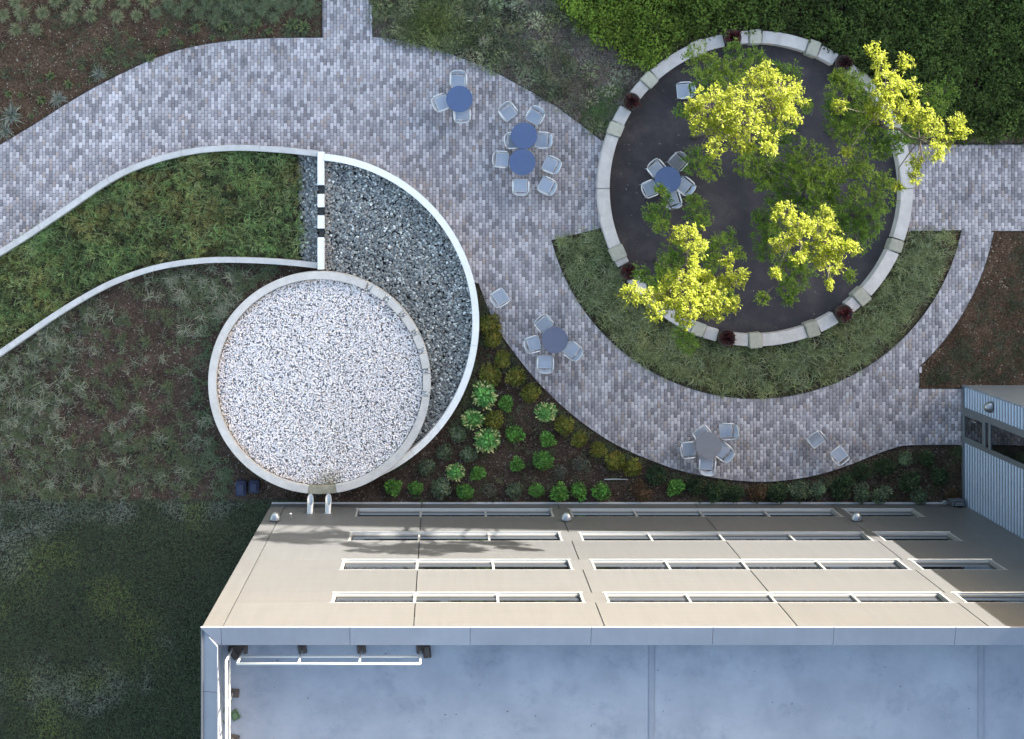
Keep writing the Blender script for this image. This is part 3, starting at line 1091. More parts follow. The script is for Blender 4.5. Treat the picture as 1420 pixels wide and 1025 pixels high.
# drain spouts ------------------------------------------------------------
def spout(px, label):
    x = (px - NX) / PPM / 1.032
    o = tag(empty('drain_spout', (x, YF, 1.52)), label, 'spout', 'rainwater spouts')
    P, F = [], []
    n = 24
    r = 0.105
    for rad, off in ((r, 0), (r - 0.014, 0)):
        for k in range(n):
            a = 2 * math.pi * k / n
            X, Z = rad * math.cos(a), rad * math.sin(a)
            P.append((X, 0.004, Z))
        for k in range(n):
            a = 2 * math.pi * k / n
            X, Z = rad * math.cos(a), rad * math.sin(a)
            P.append((X, 0.44 - Z * 1.75, Z - 0.10))        # mitred mouth facing up
    for k in range(n):
        k2 = (k + 1) % n
        F += [(k, k2, n + k2, n + k), (2 * n + k, 3 * n + k, 3 * n + k2, 2 * n + k2), (n + k, n + k2, 3 * n + k2, 3 * n + k)]
    MB().poly(P, F).build('pipe', M['steel'], o, smooth=True)
    MB().box(-0.15, 0.15, 0.0, 0.012, -0.15, 0.15).build('flange', M['steel'], o, bevel=0.004)


spout(430, 'steel rain spout over the clean part of the gravel basin')
spout(455, 'steel rain spout over the stained part of the gravel basin')
o = MB()
kc = PPM * CAM_H / (CAM_H - 2.2)
o.tube([(0, 0, 0), (0, 0.09, 0), (0, 0.13, 0.03), (0, 0.14, 0.10)], 0.022, 8).lathe([(0, .10), (.045, .10), (.05, .16), (.0, .20)], 12, (0, .14)).box(-.05, .05, 0, .02, -.06, .06)
tag(o.build('vent_cap', M['steel'], None, ((403.5 - NX) / kc, YF + 0.001, 2.15)), 'small steel vent cap between dome lamp and drain spout', 'vent')

# ------------------------------------------------------------------ ribbed building on the right
YN = G(0, 534.5).y
rb = tag(empty('ribbed_building'), 'tall building with blue-grey ribbed metal wall and glazed door', 'building')
XE, HB = 34.0, 17.5
YG0, YG1 = G(0, 563.5).y, G(0, 612).y


def ribbed(y0, y1, z0, z1):
    """horizontal ribs: trapezoid profile swept along y"""
    prof = []
    zz = z0
    P = 0.235
    while zz + P <= z1 + 1e-6:
        prof += [(0.0, zz), (0.0, zz + P * .50), (0.035, zz + P * .62), (0.035, zz + P * .88)]
        zz += P
    prof.append((0.0, zz))
    V, F = [], []
    for d, z_ in prof:
        V += [(XW - d, y0, z_), (XW - d, y1, z_)]
    for i in range(len(prof) - 1):
        F.append((2 * i, 2 * i + 1, 2 * i + 3, 2 * i + 2))
    # closing strip at both ends
    V += [(XW + .02, y0, z0), (XW + .02, y0, zz), (XW + .02, y1, z0), (XW + .02, y1, zz)]
    b = len(prof) * 2
    F.append(tuple([2 * i for i in range(len(prof))] + [b + 1, b]))
    F.append(tuple([2 * i + 1 for i in range(len(prof))] + [b + 3, b + 2]))
    MB().poly(V, F).build('ribbed_cladding', M['clad'], rb)


MB().box(XW + 0.03, XE, -34, YN - 0.02, 0.0, HB).build('wall_core', M['core'], rb)
ribbed(YG0 + 0.002, YN - 0.03, 0.12, HB)
ribbed(YF - 24, YG1 - 0.002, 0.12, HB)
for y0, y1 in ((YG0 + .003, YN - .031), (-34, YG1 - .003)):
    MB().box(XW - 0.04, XW + 0.02, y0, y1, 0.0, 0.115).build('plinth', M['frame_dark'], rb)
MB().box(XW - 0.045, XW + 0.06, YN - 0.028, YN + 0.012, 0.0, HB + .02).build('corner_trim', M['clad'], rb)
for i in range(5):
    MB().box(XW + 0.064 + i * 3.1, XW + 0.06 + (i + 1) * 3.1 - .015, YN - 0.019, YN + 0.006, 0.0, HB).build('wall_panel', M['clad_flat'], rb, bevel=.003, seg=1)
MB().box(XW - .05, XE + .05, -34, YN + .02, HB + .021, HB + .12).build('roof', M['coping'], rb)
# glazed entrance strip
ent = empty('glazed_entrance')
ent.parent = rb
MB().box(XW + .022, XW + .028, YG1, YG0, 0, HB).build('interior', M['core'], ent)
for y0, y1 in ((YG1, YG1 + 0.16), (YG0 - 0.22, YG0)):
    MB().box(XW - 0.05, XW + .02, y0, y1, 0.0, HB - .05).build('frame', M['frame_dark'], ent, bevel=.006, seg=1)
ya, yb_ = YG1 + 0.162, YG0 - 0.222
zs = [(0.0, 0.26), (1.90, 2.10), (2.42, 2.56), (7.2, 7.4), (12.2, 12.4), (17.0, 17.3)]
for a, b in zs:
    MB().box(XW - 0.055, XW + .02, ya, yb_, a, b).build('transom', M['frame_dark'], ent, bevel=.006, seg=1)
for (a, b), (c, d) in zip(zs[:-1], zs[1:]):
    MB().box(XW - 0.012, XW, ya, yb_, b + .002, c - .002).build('pane', M['glass'], ent)
MB().box(XW - 0.06, XW - .013, ya, ya + .05, 0.262, 1.898).build('door_stile', M['frame_dark'], ent)
MB().box(XW - 0.06, XW - .013, yb_ - .05, yb_, 0.262, 1.898).build('door_stile', M['frame_dark'], ent)
MB().tube([(XW - .1, yb_ - .12, 0.95), (XW - .1, yb_ - .12, 1.45)], 0.016, 8).build('door_handle', M['steel'], ent, smooth=True)

# floodlight and box at the foot of the facade
fl = tag(empty('floodlight', (G(1303, 703).x, YF + 0.14, 0.0)), 'small silver floodlight at the foot of the shaded facade', 'light')
MB().tube([(0, 0, 0), (0, 0, .42)], .018, 8).build('stake', M['dark_box'], fl)
MB().lathe([(0, 0.40), (.05, .40), (.09, .55), (.085, .56), (0, .53)], 18).build('lamp_head', M['lamp'], fl, smooth=True)
small_box('utility_box', 1329, 706, 0.55, .42, .22, .22, 0.05, M['dark_box'], 'dark utility box low in the corner against the ribbed wall', 'box').location.y = YF + 0.13
bpy.data.objects['utility_box'].location.z = 0.0
bpy.data.objects['utility_box'].scale.z = 3.2
bx1 = small_box('storage_bin', 336, 675, 0, .36, .52, .5, 0.03, M['blue_box'], 'dark blue bin in the gap by the basin, farther from the basin', 'bin')
bx2 = small_box('storage_bin', 353.5, 673, 0, .36, .42, .4, -0.03, M['blue_box'], 'smaller dark blue bin closest to the gravel basin wall', 'bin')
pp = MB().tube([G(838, 665, .05), G(855, 664.6, .05), G(871, 665, .05)], .022, 8)
tag(pp.build('white_pipe', M['rail'], None, smooth=True), 'thin white pipe lying on dark mulch among the shrubs', 'pipe')

# litter on the roof and the terrace
n = 34
q = np.column_stack([RNG.uniform(xi + .3, 14, n), RNG.uniform(-13.4, yi - .1, n), np.full(n, ZRF + .006)])
az = RNG.uniform(0, 6.28, n)
ln = RNG.uniform(.012, .035, n)
dv = np.stack([np.cos(az), np.sin(az), np.zeros(n)], 1) * ln[:, None]
sv_ = np.stack([-np.sin(az), np.cos(az), np.zeros(n)], 1) * (ln * .45)[:, None]
V = np.stack([q - dv, q + sv_ + [0, 0, .008], q + dv, q - sv_], 1).reshape(-1, 3)
T = (np.arange(n)[:, None] * 4 + np.array([[0, 2, 1]])).tolist() + (np.arange(n)[:, None] * 4 + np.array([[0, 3, 2]])).tolist()
tag(link('roof_litter', np_mesh('roof_litter', V, np.array(T), None, M['rubber'])), 'small dark leaf litter scattered on the blue-grey roof', 'litter', kind='stuff')
n = 170
a_ = RNG.uniform(0, 6.28, n)
r_ = np.sqrt(RNG.uniform(.05, 1, n)) * (R_IN - .1)
q = np.column_stack([rc[0] + r_ * np.cos(a_), rc[1] + r_ * np.sin(a_), np.full(n, .030)])
az = RNG.uniform(0, 6.28, n)
ln = RNG.uniform(.015, .04, n)
dv = np.stack([np.cos(az), np.sin(az), np.zeros(n)], 1) * ln[:, None]
sv_ = np.stack([-np.sin(az), np.cos(az), np.zeros(n)], 1) * (ln * .5)[:, None]
V = np.stack([q - dv, q + sv_ + [0, 0, .008], q + dv, q - sv_], 1).reshape(-1, 3)
T = (np.arange(n)[:, None] * 4 + np.array([[0, 2, 1]])).tolist() + (np.arange(n)[:, None] * 4 + np.array([[0, 3, 2]])).tolist()
lc = np.repeat(np.array([[.16, .15, .12], [.10, .11, .06], [.22, .21, .19]])[RNG.integers(3, size=n)], 4, 0)
tag(link('leaf_litter', np_mesh('leaf_litter', V, np.array(T), lc, M['gravel'])), 'tiny fallen leaves scattered on the dark round terrace', 'litter', kind='stuff')

# ------------------------------------------------------------------ unseen block added to cast the shade over the garden
nb = tag(empty('shade_block'), 'long brown unseen block added to shade the garden', 'building')
nA, nB = Vector((-6.0, 32.6)), Vector((72.0, 2.2))
nd = (nB - nA).normalized()
nn = Vector((-nd.y, nd.x))
ang = math.atan2(nd.y, nd.x)
nl = (nB - nA).length
wb = MB().box(0, nl, 0, 16, 0, 12.35).build('wall', M['shade_wall'], nb, (nA.x, nA.y, 0))
wb.rotation_euler.z = ang
rf = MB().box(-.1, nl + .1, -.02, 16.1, 12.352, 12.5).build('roof', M['coping'], nb, (nA.x, nA.y, 0))
rf.rotation_euler.z = ang
for st_ in range(3):  # panes dressing the added block
    for i in range(24):
        wdw = MB().box(1.2 + i * 3.3, 3.2 + i * 3.3, -0.05, 0.02, 1.2 + st_ * 3.8, 2.9 + st_ * 3.8).build('window', M['glass'], nb, (nA.x, nA.y, 0))
        wdw.rotation_euler.z = ang


# ------------------------------------------------------------------ tables and chairs
def make_table(mat):
    r = empty('cafe_table')
    MB().lathe([(0, .705), (.435, .705), (.45, .715), (.452, .725), (.445, .735), (0, .735)], 48).build('table_top', mat, r)
    MB().lathe([(0, .02), (.035, .02), (.035, .70), (.12, .704), (0, .704)], 16).build('pedestal', M['silver_dim'], r, smooth=True)
    for k in range(4):
        a = math.pi / 4 + k * math.pi / 2
        MB().tube([(.03 * math.cos(a), .03 * math.sin(a), .07), (.22 * math.cos(a), .22 * math.sin(a), .05), (.34 * math.cos(a), .34 * math.sin(a), .015)], [.022, .02, .014], 8).build('foot', M['silver_dim'], r, smooth=True)
    return r


def make_chair(frame, seatm):
    r = empty('armchair')
    # seat: slightly dished slats in a frame, front is +y
    mb = MB()
    for k in range(9):
        x = -.196 + k * .049
        mb.poly([(x - .021, -.19, .425), (x + .021, -.19, .425), (x + .021, .02, .418), (x - .021, .02, .418), (x + .021, .20, .432), (x - .021, .20, .432), (x + .021, .225, .41), (x - .021, .225, .41)],
                [(0, 1, 2, 3), (3, 2, 4, 5), (5, 4, 6, 7)])
    mb.box(-.215, .215, -.19, .20, .395, .405)
    s = mb.build('seat', seatm, r)
    MB().tube([(-.222, -.20, .422), (.222, -.20, .422), (.222, .21, .428), (-.222, .21, .428), (-.222, -.20, .422)], .013, 8).build('seat_frame', frame, r, smooth=True)
    # back: curved panel leaning back
    P, F = [], []
    n = 8
    for lvl, (yy, zz) in enumerate(((-.215, .50), (-.255, .66), (-.295, .82))):
        for k in range(n + 1):
            t_ = -1 + 2 * k / n
            P.append((.20 * t_, yy - .045 * (1 - t_ * t_), zz))
    for lvl in range(2):
        for k in range(n):
            a = lvl * (n + 1) + k
            F.append((a, a + 1, a + n + 2, a + n + 1))
    m = len(P)
    P += [(x, y - .012, z) for x, y, z in P]
    F += [tuple(m + i for i in reversed(f)) for f in F[:]]
    MB().poly(P, F).build('backrest', seatm, r, smooth=True)
    MB().tube([(-.235, -.20, .43), (-.232, -.255, .66), (-.215, -.30, .83), (-.10, -.338, .85), (.10, -.338, .85), (.215, -.30, .83), (.232, -.255, .66), (.235, -.20, .43)], .014, 8).build('back_frame', frame, r, smooth=True)
    for sx in (-1, 1):
        MB().tube([(sx * .235, -.262, .655), (sx * .268, -.20, .665), (sx * .275, .0, .665), (sx * .272, .12, .655), (sx * .262, .18, .60)], [.016, .024, .026, .024, .014], 8).build('armrest', frame, r, smooth=True)
        MB().tube([(sx * .262, .18, .60), (sx * .25, .20, .43), (sx * .255, .215, .0)], .013, 8).build('leg', frame, r, smooth=True)
        MB().tube([(sx * .235, -.20, .43), (sx * .245, -.26, .0)], .013, 8).build('leg', frame, r, smooth=True)
    return r


TABLES = [  # px, py, material, description of its place, chairs (px, py, facing dx, facing dy)
    (637, 137.5, 'table_blue', 'standing alone with three chairs near the narrow path', [(635.5, 113, 0, 1), (613, 142.5, 1, -.42), (640.5, 158, -.05, -1)]),
    (726.5, 188.5, 'table_blue', 'touching another blue table, on the side nearer the upper planting bed', [(705, 156.5, .75, 1), (741, 162.5, -.55, 1), (712.5, 195, 1, -.1), (750.5, 195, -1, -.02)]),
    (724, 225, 'table_blue', 'touching another blue table, on the side nearer the pebble crescent', [(696, 221.5, 1, .08), (762.5, 228.5, -1, -.45), (721.5, 257.5, .03, -1), (756.5, 257.5, -1, -.55)]),
    (926, 249.5, 'table_blue', 'on the dark round terrace under the trees', [(910, 235, .62, .75), (901.5, 261.5, 1, -.42), (931, 276, -.32, -1), (947.5, 257.5, -.75, -.62), (938.5, 225.5, -.95, 1)]),
    (769, 471.5, 'table_slate', 'on the pavers beside the grass crescent and shrub bed', [(754.5, 449.5, .62, .75), (740, 476.5, 1, -.28), (792, 485, -.8, -.6), (755.5, 502, .0, -1)]),
    (982, 617.5, 'table_grey', 'on the shaded pavers towards the ribbed building', [(973, 602, .6, .8), (1006.5, 597, -1, .05), (954.5, 622.5, 1, -.1), (1000.5, 624.5, -.75, -.62), (979, 642.5, .08, -1)]),
]
COLN = {'table_blue': 'blue', 'table_slate': 'slate blue', 'table_grey': 'grey'}
tab_proto, chair_proto = {}, {}


def place(proto_d, key, maker, loc, rz):
    if key not in proto_d:
        proto_d[key] = maker()
        o = proto_d[key]
    else:
        o = copy_tree(proto_d[key])
    o.location = loc
    o.rotation_euler.z = rz
    return o


def put_chair(px, py, dx, dy, key, label, group):
    g = G(px, py, .45)
    maker = (lambda: make_chair(M['silver_dim'], M['slat_dark'])) if key == 'dark' else (lambda: make_chair(M['silver'], M['seat']))
    o = place(chair_proto, key, maker, (g.x, g.y, 0.065 if key == 'light' or key == 'dim' else 0.03), math.atan2(-dy, dx) - math.pi / 2)
    tag(o, label, 'chair', group)
    return o


for ti, (px, py, mk, where, chs) in enumerate(TABLES):
    zf = 0.026 if ti == 3 else 0.063
    g = G(px, py, .73)
    o = place(tab_proto, mk, lambda: make_table(M[mk]), (g.x, g.y, zf), random.uniform(0, 1.5))
    tag(o, 'round %s table %s' % (COLN[mk], where), 'table', 'cafe tables')
    for ci, (cx_, cy_, dx, dy) in enumerate(chs):
        short = ['the lone blue table with three chairs', 'the blue table of the pair nearer the planting bed', 'the blue table of the pair nearer the pebbles',
                 'the blue table under the trees', 'the slate blue table by the grass crescent', 'the grey table on shaded pavers'][ti]
        key = 'dark' if (ti == 3 and ci == 4) else 'light'
        lb = ('dark slatted armchair on the terrace beside ' if key == 'dark' else 'silver metal armchair drawn up to ') + short
        c = put_chair(cx_, cy_, dx, dy, key, lb, 'chairs around ' + short)
        c.location.z = zf
c = put_chair(947.5, 126, -1, .08, 'light', 'silver armchair alone on the dark terrace by the yellow-lit tree', 'single chairs')
c.location.z = 0.026
put_chair(694, 412, .85, -.55, 'light', 'silver armchair alone on pavers against the white crescent wall', 'single chairs')
put_chair(1131, 609.5, .62, .8, 'light', 'silver armchair alone in the middle of the shaded pavers', 'single chairs')
put_chair(1163, 629.5, .75, -.62, 'light', 'silver armchair alone at the edge of the shaded shrub bed', 'single chairs')

# ------------------------------------------------------------------ foliage generators
def jitter(base, n, v=0.22, h=0.10):
    base = np.array(base, float)
    if base.ndim == 1: base = base[None]
    c = base[RNG.integers(len(base), size=n)]
    return c * RNG.uniform(1 - v, 1 + v, n)[:, None] * RNG.uniform(1 - h, 1 + h, (n, 3))


def leaves(pos, size, col, up=0.6, asp=0.5, dirv=None, face=None):
    """folded diamond leaves. returns V, T, C"""
    n = len(pos)
    nrm = RNG.normal(0, 1, (n, 3)) * (1 - up)
    nrm[:, 2] = np.abs(nrm[:, 2]) + up
    if face is not None: nrm += np.array(face)
    nrm /= np.linalg.norm(nrm, axis=1)[:, None]
    d = RNG.normal(0, 1, (n, 3)) if dirv is None else dirv + RNG.normal(0, .25, (n, 3))
    d -= nrm * (d * nrm).sum(1)[:, None]
    d /= np.linalg.norm(d, axis=1)[:, None] + 1e-9
    s = np.cross(nrm, d)
    L = size[:, None]
    a = pos
    b = pos + d * L * .5 + s * L * asp * .5 + nrm * L * .10
    c = pos + d * L - nrm * L * .08
    e = pos + d * L * .5 - s * L * asp * .5 + nrm * L * .10
    V = np.stack([a, b, c, e], 1).reshape(-1, 3)
    i = np.arange(n)[:, None] * 4
    T = np.concatenate([i + np.array([[0, 1, 2]]), i + np.array([[0, 2, 3]])], 0)
    return V, T, np.repeat(col, 4, 0)


def blades(pos, az, reach, h, w, col, droop=0.35):
    """bent grass blades: base, mid, tip"""
    n = len(pos)
    d = np.stack([np.cos(az), np.sin(az), np.zeros(n)], 1)
    s = np.stack([-np.sin(az), np.cos(az), np.zeros(n)], 1)
    up = np.array([0, 0, 1.0])
    mid = pos + d * (reach * .5)[:, None] + up * h[:, None]
    tip = pos + d * reach[:, None] + up * (h * (1 - droop))[:, None]
    w = w[:, None]
    V = np.stack([pos - s * w * .4, pos + s * w * .4, mid - s * w * .5, mid + s * w * .5, tip], 1).reshape(-1, 3)
    i = np.arange(n)[:, None] * 5
    T = np.concatenate([i + np.array([[0, 1, 3]]), i + np.array([[0, 3, 2]]), i + np.array([[2, 3, 4]])], 0)
    C = np.stack([col * .55, col * .55, col * .9, col * .9, col * 1.15], 1).reshape(-1, 3)
    return V, T, C


def join(parts):
    V, T, C, b = [], [], [], 0
    for v, t_, c in parts:
        V.append(v); T.append(t_ + b); C.append(c)
        b += len(v)
    return np.concatenate(V), np.concatenate(T), np.concatenate(C)


def stuff(name, parts, label, cat, mat='leaf'):
    V, T, C = join(parts)
    o = link(name, np_mesh(name, V, T, C, M[mat]))
    return tag(o, label, cat, kind='stuff')


def tufts(cen, nb, reach, h, w, cols, spread=0.06, z=0.0, coljit=.22):
    """many tufts in one array; cols one colour per tuft"""
    n = len(cen)
    idx = np.repeat(np.arange(n), nb)
    N = len(idx)
    sz = RNG.uniform(.7, 1.3, n)[idx]
    az = RNG.uniform(0, 2 * np.pi, N)
    p = np.column_stack([cen[idx] + RNG.normal(0, spread, (N, 2)), np.full(N, z)])
    c = cols[idx] * RNG.uniform(1 - coljit, 1 + coljit, N)[:, None]
    return blades(p, az, reach * sz * RNG.uniform(.45, 1.1, N), h * sz * RNG.uniform(.5, 1.1, N), w * RNG.uniform(.7, 1.3, N), c)


# ------------------------------------------------------------------ upper left bed: grass tufts in rows
def tuft_mesh(name, nb, reach, h, w, cols, spread, droop=.35):
    n = nb
    az = RNG.uniform(0, 2 * np.pi, n)
    p = np.column_stack([RNG.normal(0, spread, (n, 2)), np.zeros(n)])
    V, T, C = blades(p, az, reach * RNG.uniform(.4, 1.1, n), h * RNG.uniform(.5, 1.1, n), w * RNG.uniform(.7, 1.3, n), jitter(cols, n), droop)
    return np_mesh(name, V, T, C, M['leaf'])


TM = {
    'pale': [tuft_mesh('grass_tuft', 190, .30, .30, .009, [(.20, .21, .11), (.24, .25, .14), (.13, .15, .08)], .05) for _ in range(4)],
    'green': [tuft_mesh('grass_tuft', 200, .32, .32, .010, [(.11, .135, .075), (.14, .165, .09), (.17, .195, .11)], .06) for _ in range(4)],
    'grey': [tuft_mesh('spiky_plant', 70, .42, .34, .015, [(.17, .19, .16), (.22, .24, .20), (.12, .14, .11)], .04) for _ in range(3)],
    'herb': [tuft_mesh('leafy_herb', 45, .24, .22, .05, [(.09, .115, .045), (.13, .15, .055), (.075, .095, .045)], .05) for _ in range(3)],
    'straw': [tuft_mesh('dry_tuft', 40, .36, .22, .015, [(.20, .205, .145), (.29, .285, .22), (.11, .115, .07)], .08) for _ in range(5)],
    'moss': [tuft_mesh('low_tuft', 80, .28, .20, .012, [(.085, .10, .05), (.12, .135, .07), (.065, .075, .04)], .08) for _ in range(4)],
}
rows_a = [(21, 4), (78, 4), (108, 3), (137, 3), (173, 4), (203, 2), (4, 21), (30, 21), (61, 18), (95, 22), (125, 20), (162, 22), (188, 20), (21, 40), (51, 40)]
rows_b = [(217, 17), (234, 5), (249, 16), (260, 3), (276, 17), (288, 4), (302, 15), (315, 5), (331, 12), (346, 4), (363, 14), (372, 3), (390, 8), (405, 3), (416, 15), (428, 5), (300, 30), (345, 25), (380, 25)]
rows_h = [(148, 72), (114, 91), (174, 91), (69, 108), (98, 117), (8, 132), (31, 131), (57, 139), (45, 163), (310, 33), (322, 37), (343, 42), (357, 33), (403, 32), (418, 37), (253, 59), (217, 50), (205, 79), (295, 51), (185, 56), (375, 44), (232, 44), (270, 40)]
rows_g = [(137, 103), (17, 160), (81, 137), (8, 182)]
LB = {'pale': ('grass_tuft', 'pale straw-green grass tuft planted in a row in the upper brown bed', 'grass tuft', 'pale tufts in rows'),
      'green': ('grass_tuft', 'grey-green grass tuft in the upper bed close to the narrow path', 'grass tuft', 'green tufts near the narrow path'),
      'grey': ('spiky_plant', 'grey spiky-leaved plant along the edge of the long curved path', 'plant', 'grey spiky plants'),
      'herb': ('leafy_herb', 'small light green leafy plant in the upper brown bed', 'plant', 'leafy plants in the upper bed'),
      'straw': ('dry_tuft', 'pale dry grass tuft in the dark mulch beside the gravel basin', 'grass tuft', 'dry tufts by the basin'),
      'moss': ('low_tuft', 'low dull green tuft in the dark mulch beside the gravel basin', 'grass tuft', 'low tufts by the basin')}


def put_tuft(kind, px, py, s=1.0):
    nm, lb, ct, gr = LB[kind]
    g = G(px, py, 0.1)
    o = link(nm, random.choice(TM[kind]), None, (g.x, g.y, 0.0))
    o.rotation_euler.z = random.uniform(0, 6.28)
    o.scale = (s, s, s * random.uniform(.8, 1.1))
    tag(o, lb, ct, gr)


for q in rows_a: put_tuft('pale', q[0] + random.uniform(-2, 2), q[1] + random.uniform(-2, 2), random.uniform(.85, 1.15))
for q in rows_b: put_tuft('green', *q, random.uniform(.65, .95))
for q in rows_h: put_tuft('herb', q[0] + random.uniform(-4, 4), q[1] + random.uniform(-3, 3), random.choice([.5, .65, .8, 1.05]))
for i, q in enumerate(rows_g): put_tuft('grey', *q, 1.25 if i == 1 else random.uniform(.75, 1.0))
# low weeds between
tl = G2([(-40, -40), (446, -40), (446, 50), (365, 51), (290, 57), (205, 81), (100, 137), (0, 196), (-40, 220)])
n = 800
den = lambda x, y: np.clip((x - G(60, 0).x) / 8, .06, 1) * np.clip(fbm(x, y, 1.0, 9) * 3 - 1.0, .05, 1)
c = scatter(tl, n, den)
cols = jitter([(.075, .085, .045), (.10, .11, .06), (.06, .06, .035)], n)
stuff('ground_weeds', [tufts(c, 14, .16, .07, .016, cols, .05)], 'sparse low weeds over brown mulch in the upper left bed', 'weeds')

# ------------------------------------------------------------------ swale between the two curved walls
sw = G2([(x, y + 5) for x, y in reversed(WALL_UP[1:-2])] + [(415, 214), (419, 230), (417, 270), (420, 310), (418, 362)] + [(x, y - 5) for x, y in WALL_LOW[1:-2]])
gx, gy = np.meshgrid(np.arange(-17, -4, .235), np.arange(-6.5, 3, .235), indexing='ij')
c = np.column_stack([gx.ravel() + (np.round(gy.ravel() / .235) % 2) * .117, gy.ravel()]) + RNG.normal(0, .045, (gx.size, 2))
c = c[inside(c[:, 0], c[:, 1], sw)]
n = len(c)
f = fbm(c[:, 0], c[:, 1], 1.3, 21)
e = np.clip((c[:, 0] - G(395, 0).x) / .6, 0, 1)
green, olive = np.array([.10, .14, .055]), np.array([.175, .165, .058])
mixv = np.clip((f - .5) * 3.4 + .36 + e * .5 + RNG.normal(0, .22, n), 0, 1)[:, None]
cols = green * (1 - mixv) + olive * mixv
cols *= RNG.choice([.5, .85, 1.15, 1.6], n, p=[.22, .3, .3, .18])[:, None]
n2 = 420
c2 = scatter(sw, n2)
cols2 = jitter([(.20, .30, .10), (.16, .26, .09), (.26, .32, .14)], n2)
stuff('swale_grass', [tufts(c, 40, .21, .28, .012, cols, .025), tufts(c2, 12, .36, .40, .010, cols2, .03)],
      'dense green and olive grass filling the swale between curved walls', 'grass')

# ------------------------------------------------------------------ lower left bed: dry tufts
lb_poly = G2([(-40, 525)] + [(x, y + 8) for x, y in reversed(WALL_LOW[:-2])] + [(440, 378), (395, 385), (340, 420), (300, 480), (286, 540), (295, 600), (320, 650), (325, 690), (-40, 690)])
av = lambda x, y: np.hypot(x - bc[0], y - bc[1]) < RB1 + 0.25
bare = lambda x, y: np.clip(1.3 - 1.5 * np.exp(-((x - G(185, 0).x) ** 2 / 6 + (y - G(0, 510).y) ** 2 / 14)), .08, 1) * np.clip(fbm(x, y, 1.6, 31) * 2.6 - .7, .1, 1)
wl_ = np.array(G2(smooth_line(WALL_LOW, 4)))


def zone_label(x, y, what):
    if math.hypot(x - bc[0], y - bc[1]) < RB1 + 1.4:
        return what + ' in mulch close to the round basin wall'
    if np.min(np.hypot(wl_[:, 0] - x, wl_[:, 1] - y)) < 1.3:
        return what + ' in mulch close below the curved pale wall'
    if y < G(0, 620).y:
        return what + ' in mulch bordering the dark lawn'
    return what + ' in open mulch between curved wall and lawn'


straw_c = scatter(lb_poly, 165, lambda x, y: bare(x, y) * np.clip(1 - (G(0, 580).y - y) / 1.5, .1, 1), av)
for x, y in straw_c:
    nm, lb_, ct, gr = LB['straw']
    o = link(nm, random.choice(TM['straw']), None, (x, y, 0))
    o.rotation_euler.z = random.uniform(0, 6.28)
    s = random.uniform(.42, .95)
    o.scale = (s, s, s)
    tag(o, zone_label(x, y, 'pale dry grass tuft'), ct, gr)
moss_c = scatter(lb_poly, 120, lambda x, y: np.clip(fbm(x, y, 1.4, 44) * 2.4 - .6, .08, 1), av)
for x, y in moss_c:
    nm, lb_, ct, gr = LB['moss']
    o = link(nm, random.choice(TM['moss']), None, (x, y, 0))
    o.rotation_euler.z = random.uniform(0, 6.28)
    s = random.uniform(.45, 1.05)
    o.scale = (s, s, s * .9)
    tag(o, zone_label(x, y, 'low dull green tuft'), ct, gr)
n = 1300
c = scatter(lb_poly, n, lambda x, y: np.clip(bare(x, y), .1, 1), av)
cols = jitter([(.075, .09, .045), (.10, .115, .06), (.13, .13, .09), (.06, .065, .04)], n)
near_b = np.exp(-np.clip(np.hypot(c[:, 0] - bc[0], c[:, 1] - bc[1]) - RB1, 0, 9) / .9)[:, None]
cols = cols * (1 - near_b) + np.array([.07, .11, .055]) * near_b
stuff('bed_weeds', [tufts(c, 14, .22, .10, .016, cols, .06)], 'low mixed weeds over the dark mulch beside the gravel basin', 'weeds')

# ------------------------------------------------------------------ lower left lawn
lw = G2([(-60, 694), (372, 696), (372, 705), (280, 875), (281, 1120), (-60, 1120)])
lw = [p for p in lw]
lw_x = G2([(-60, 694), (376, 697)]) + [(XL - .05, YF), (XL - .05, -19), (-18, -19)]
n = 46000
p = scatter(lw_x, n)
f = fbm(p[:, 0], p[:, 1], 2.2, 51)
g_ = vnoise(p[:, 0], p[:, 1], .8, 57)
dark, grey, yel = np.array([.034, .047, .024]), np.array([.115, .125, .105]), np.array([.075, .095, .030])
m1 = np.clip((f - .52) * 5, 0, 1)[:, None] * .8
m2 = (np.clip((vnoise(p[:, 0], p[:, 1], 1.5, 63) - .62) * 5, 0, 1) * g_)[:, None]
cols = (dark * (1 - m1) + grey * m1) * (1 - m2) + yel * m2
cols *= RNG.uniform(.6, 1.9, n)[:, None]
stuff('lawn_grass', [blades(np.column_stack([p, np.zeros(n)]), RNG.uniform(0, 6.28, n), RNG.uniform(.05, .16, n), RNG.uniform(.03, .11, n), RNG.uniform(.012, .026, n), cols)],
      'dark rough grass lawn in shade left of the building', 'grass')

# ------------------------------------------------------------------ bed above the path: grey-green shrubs and dry stalks
um = G2([(518, -40), (775, -40), (790, 20), (850, 70), (900, 92), (868, 140), (838, 190), (798, 163), (757, 135), (716, 112), (675, 90), (634, 74), (572, 57), (518, 48)])


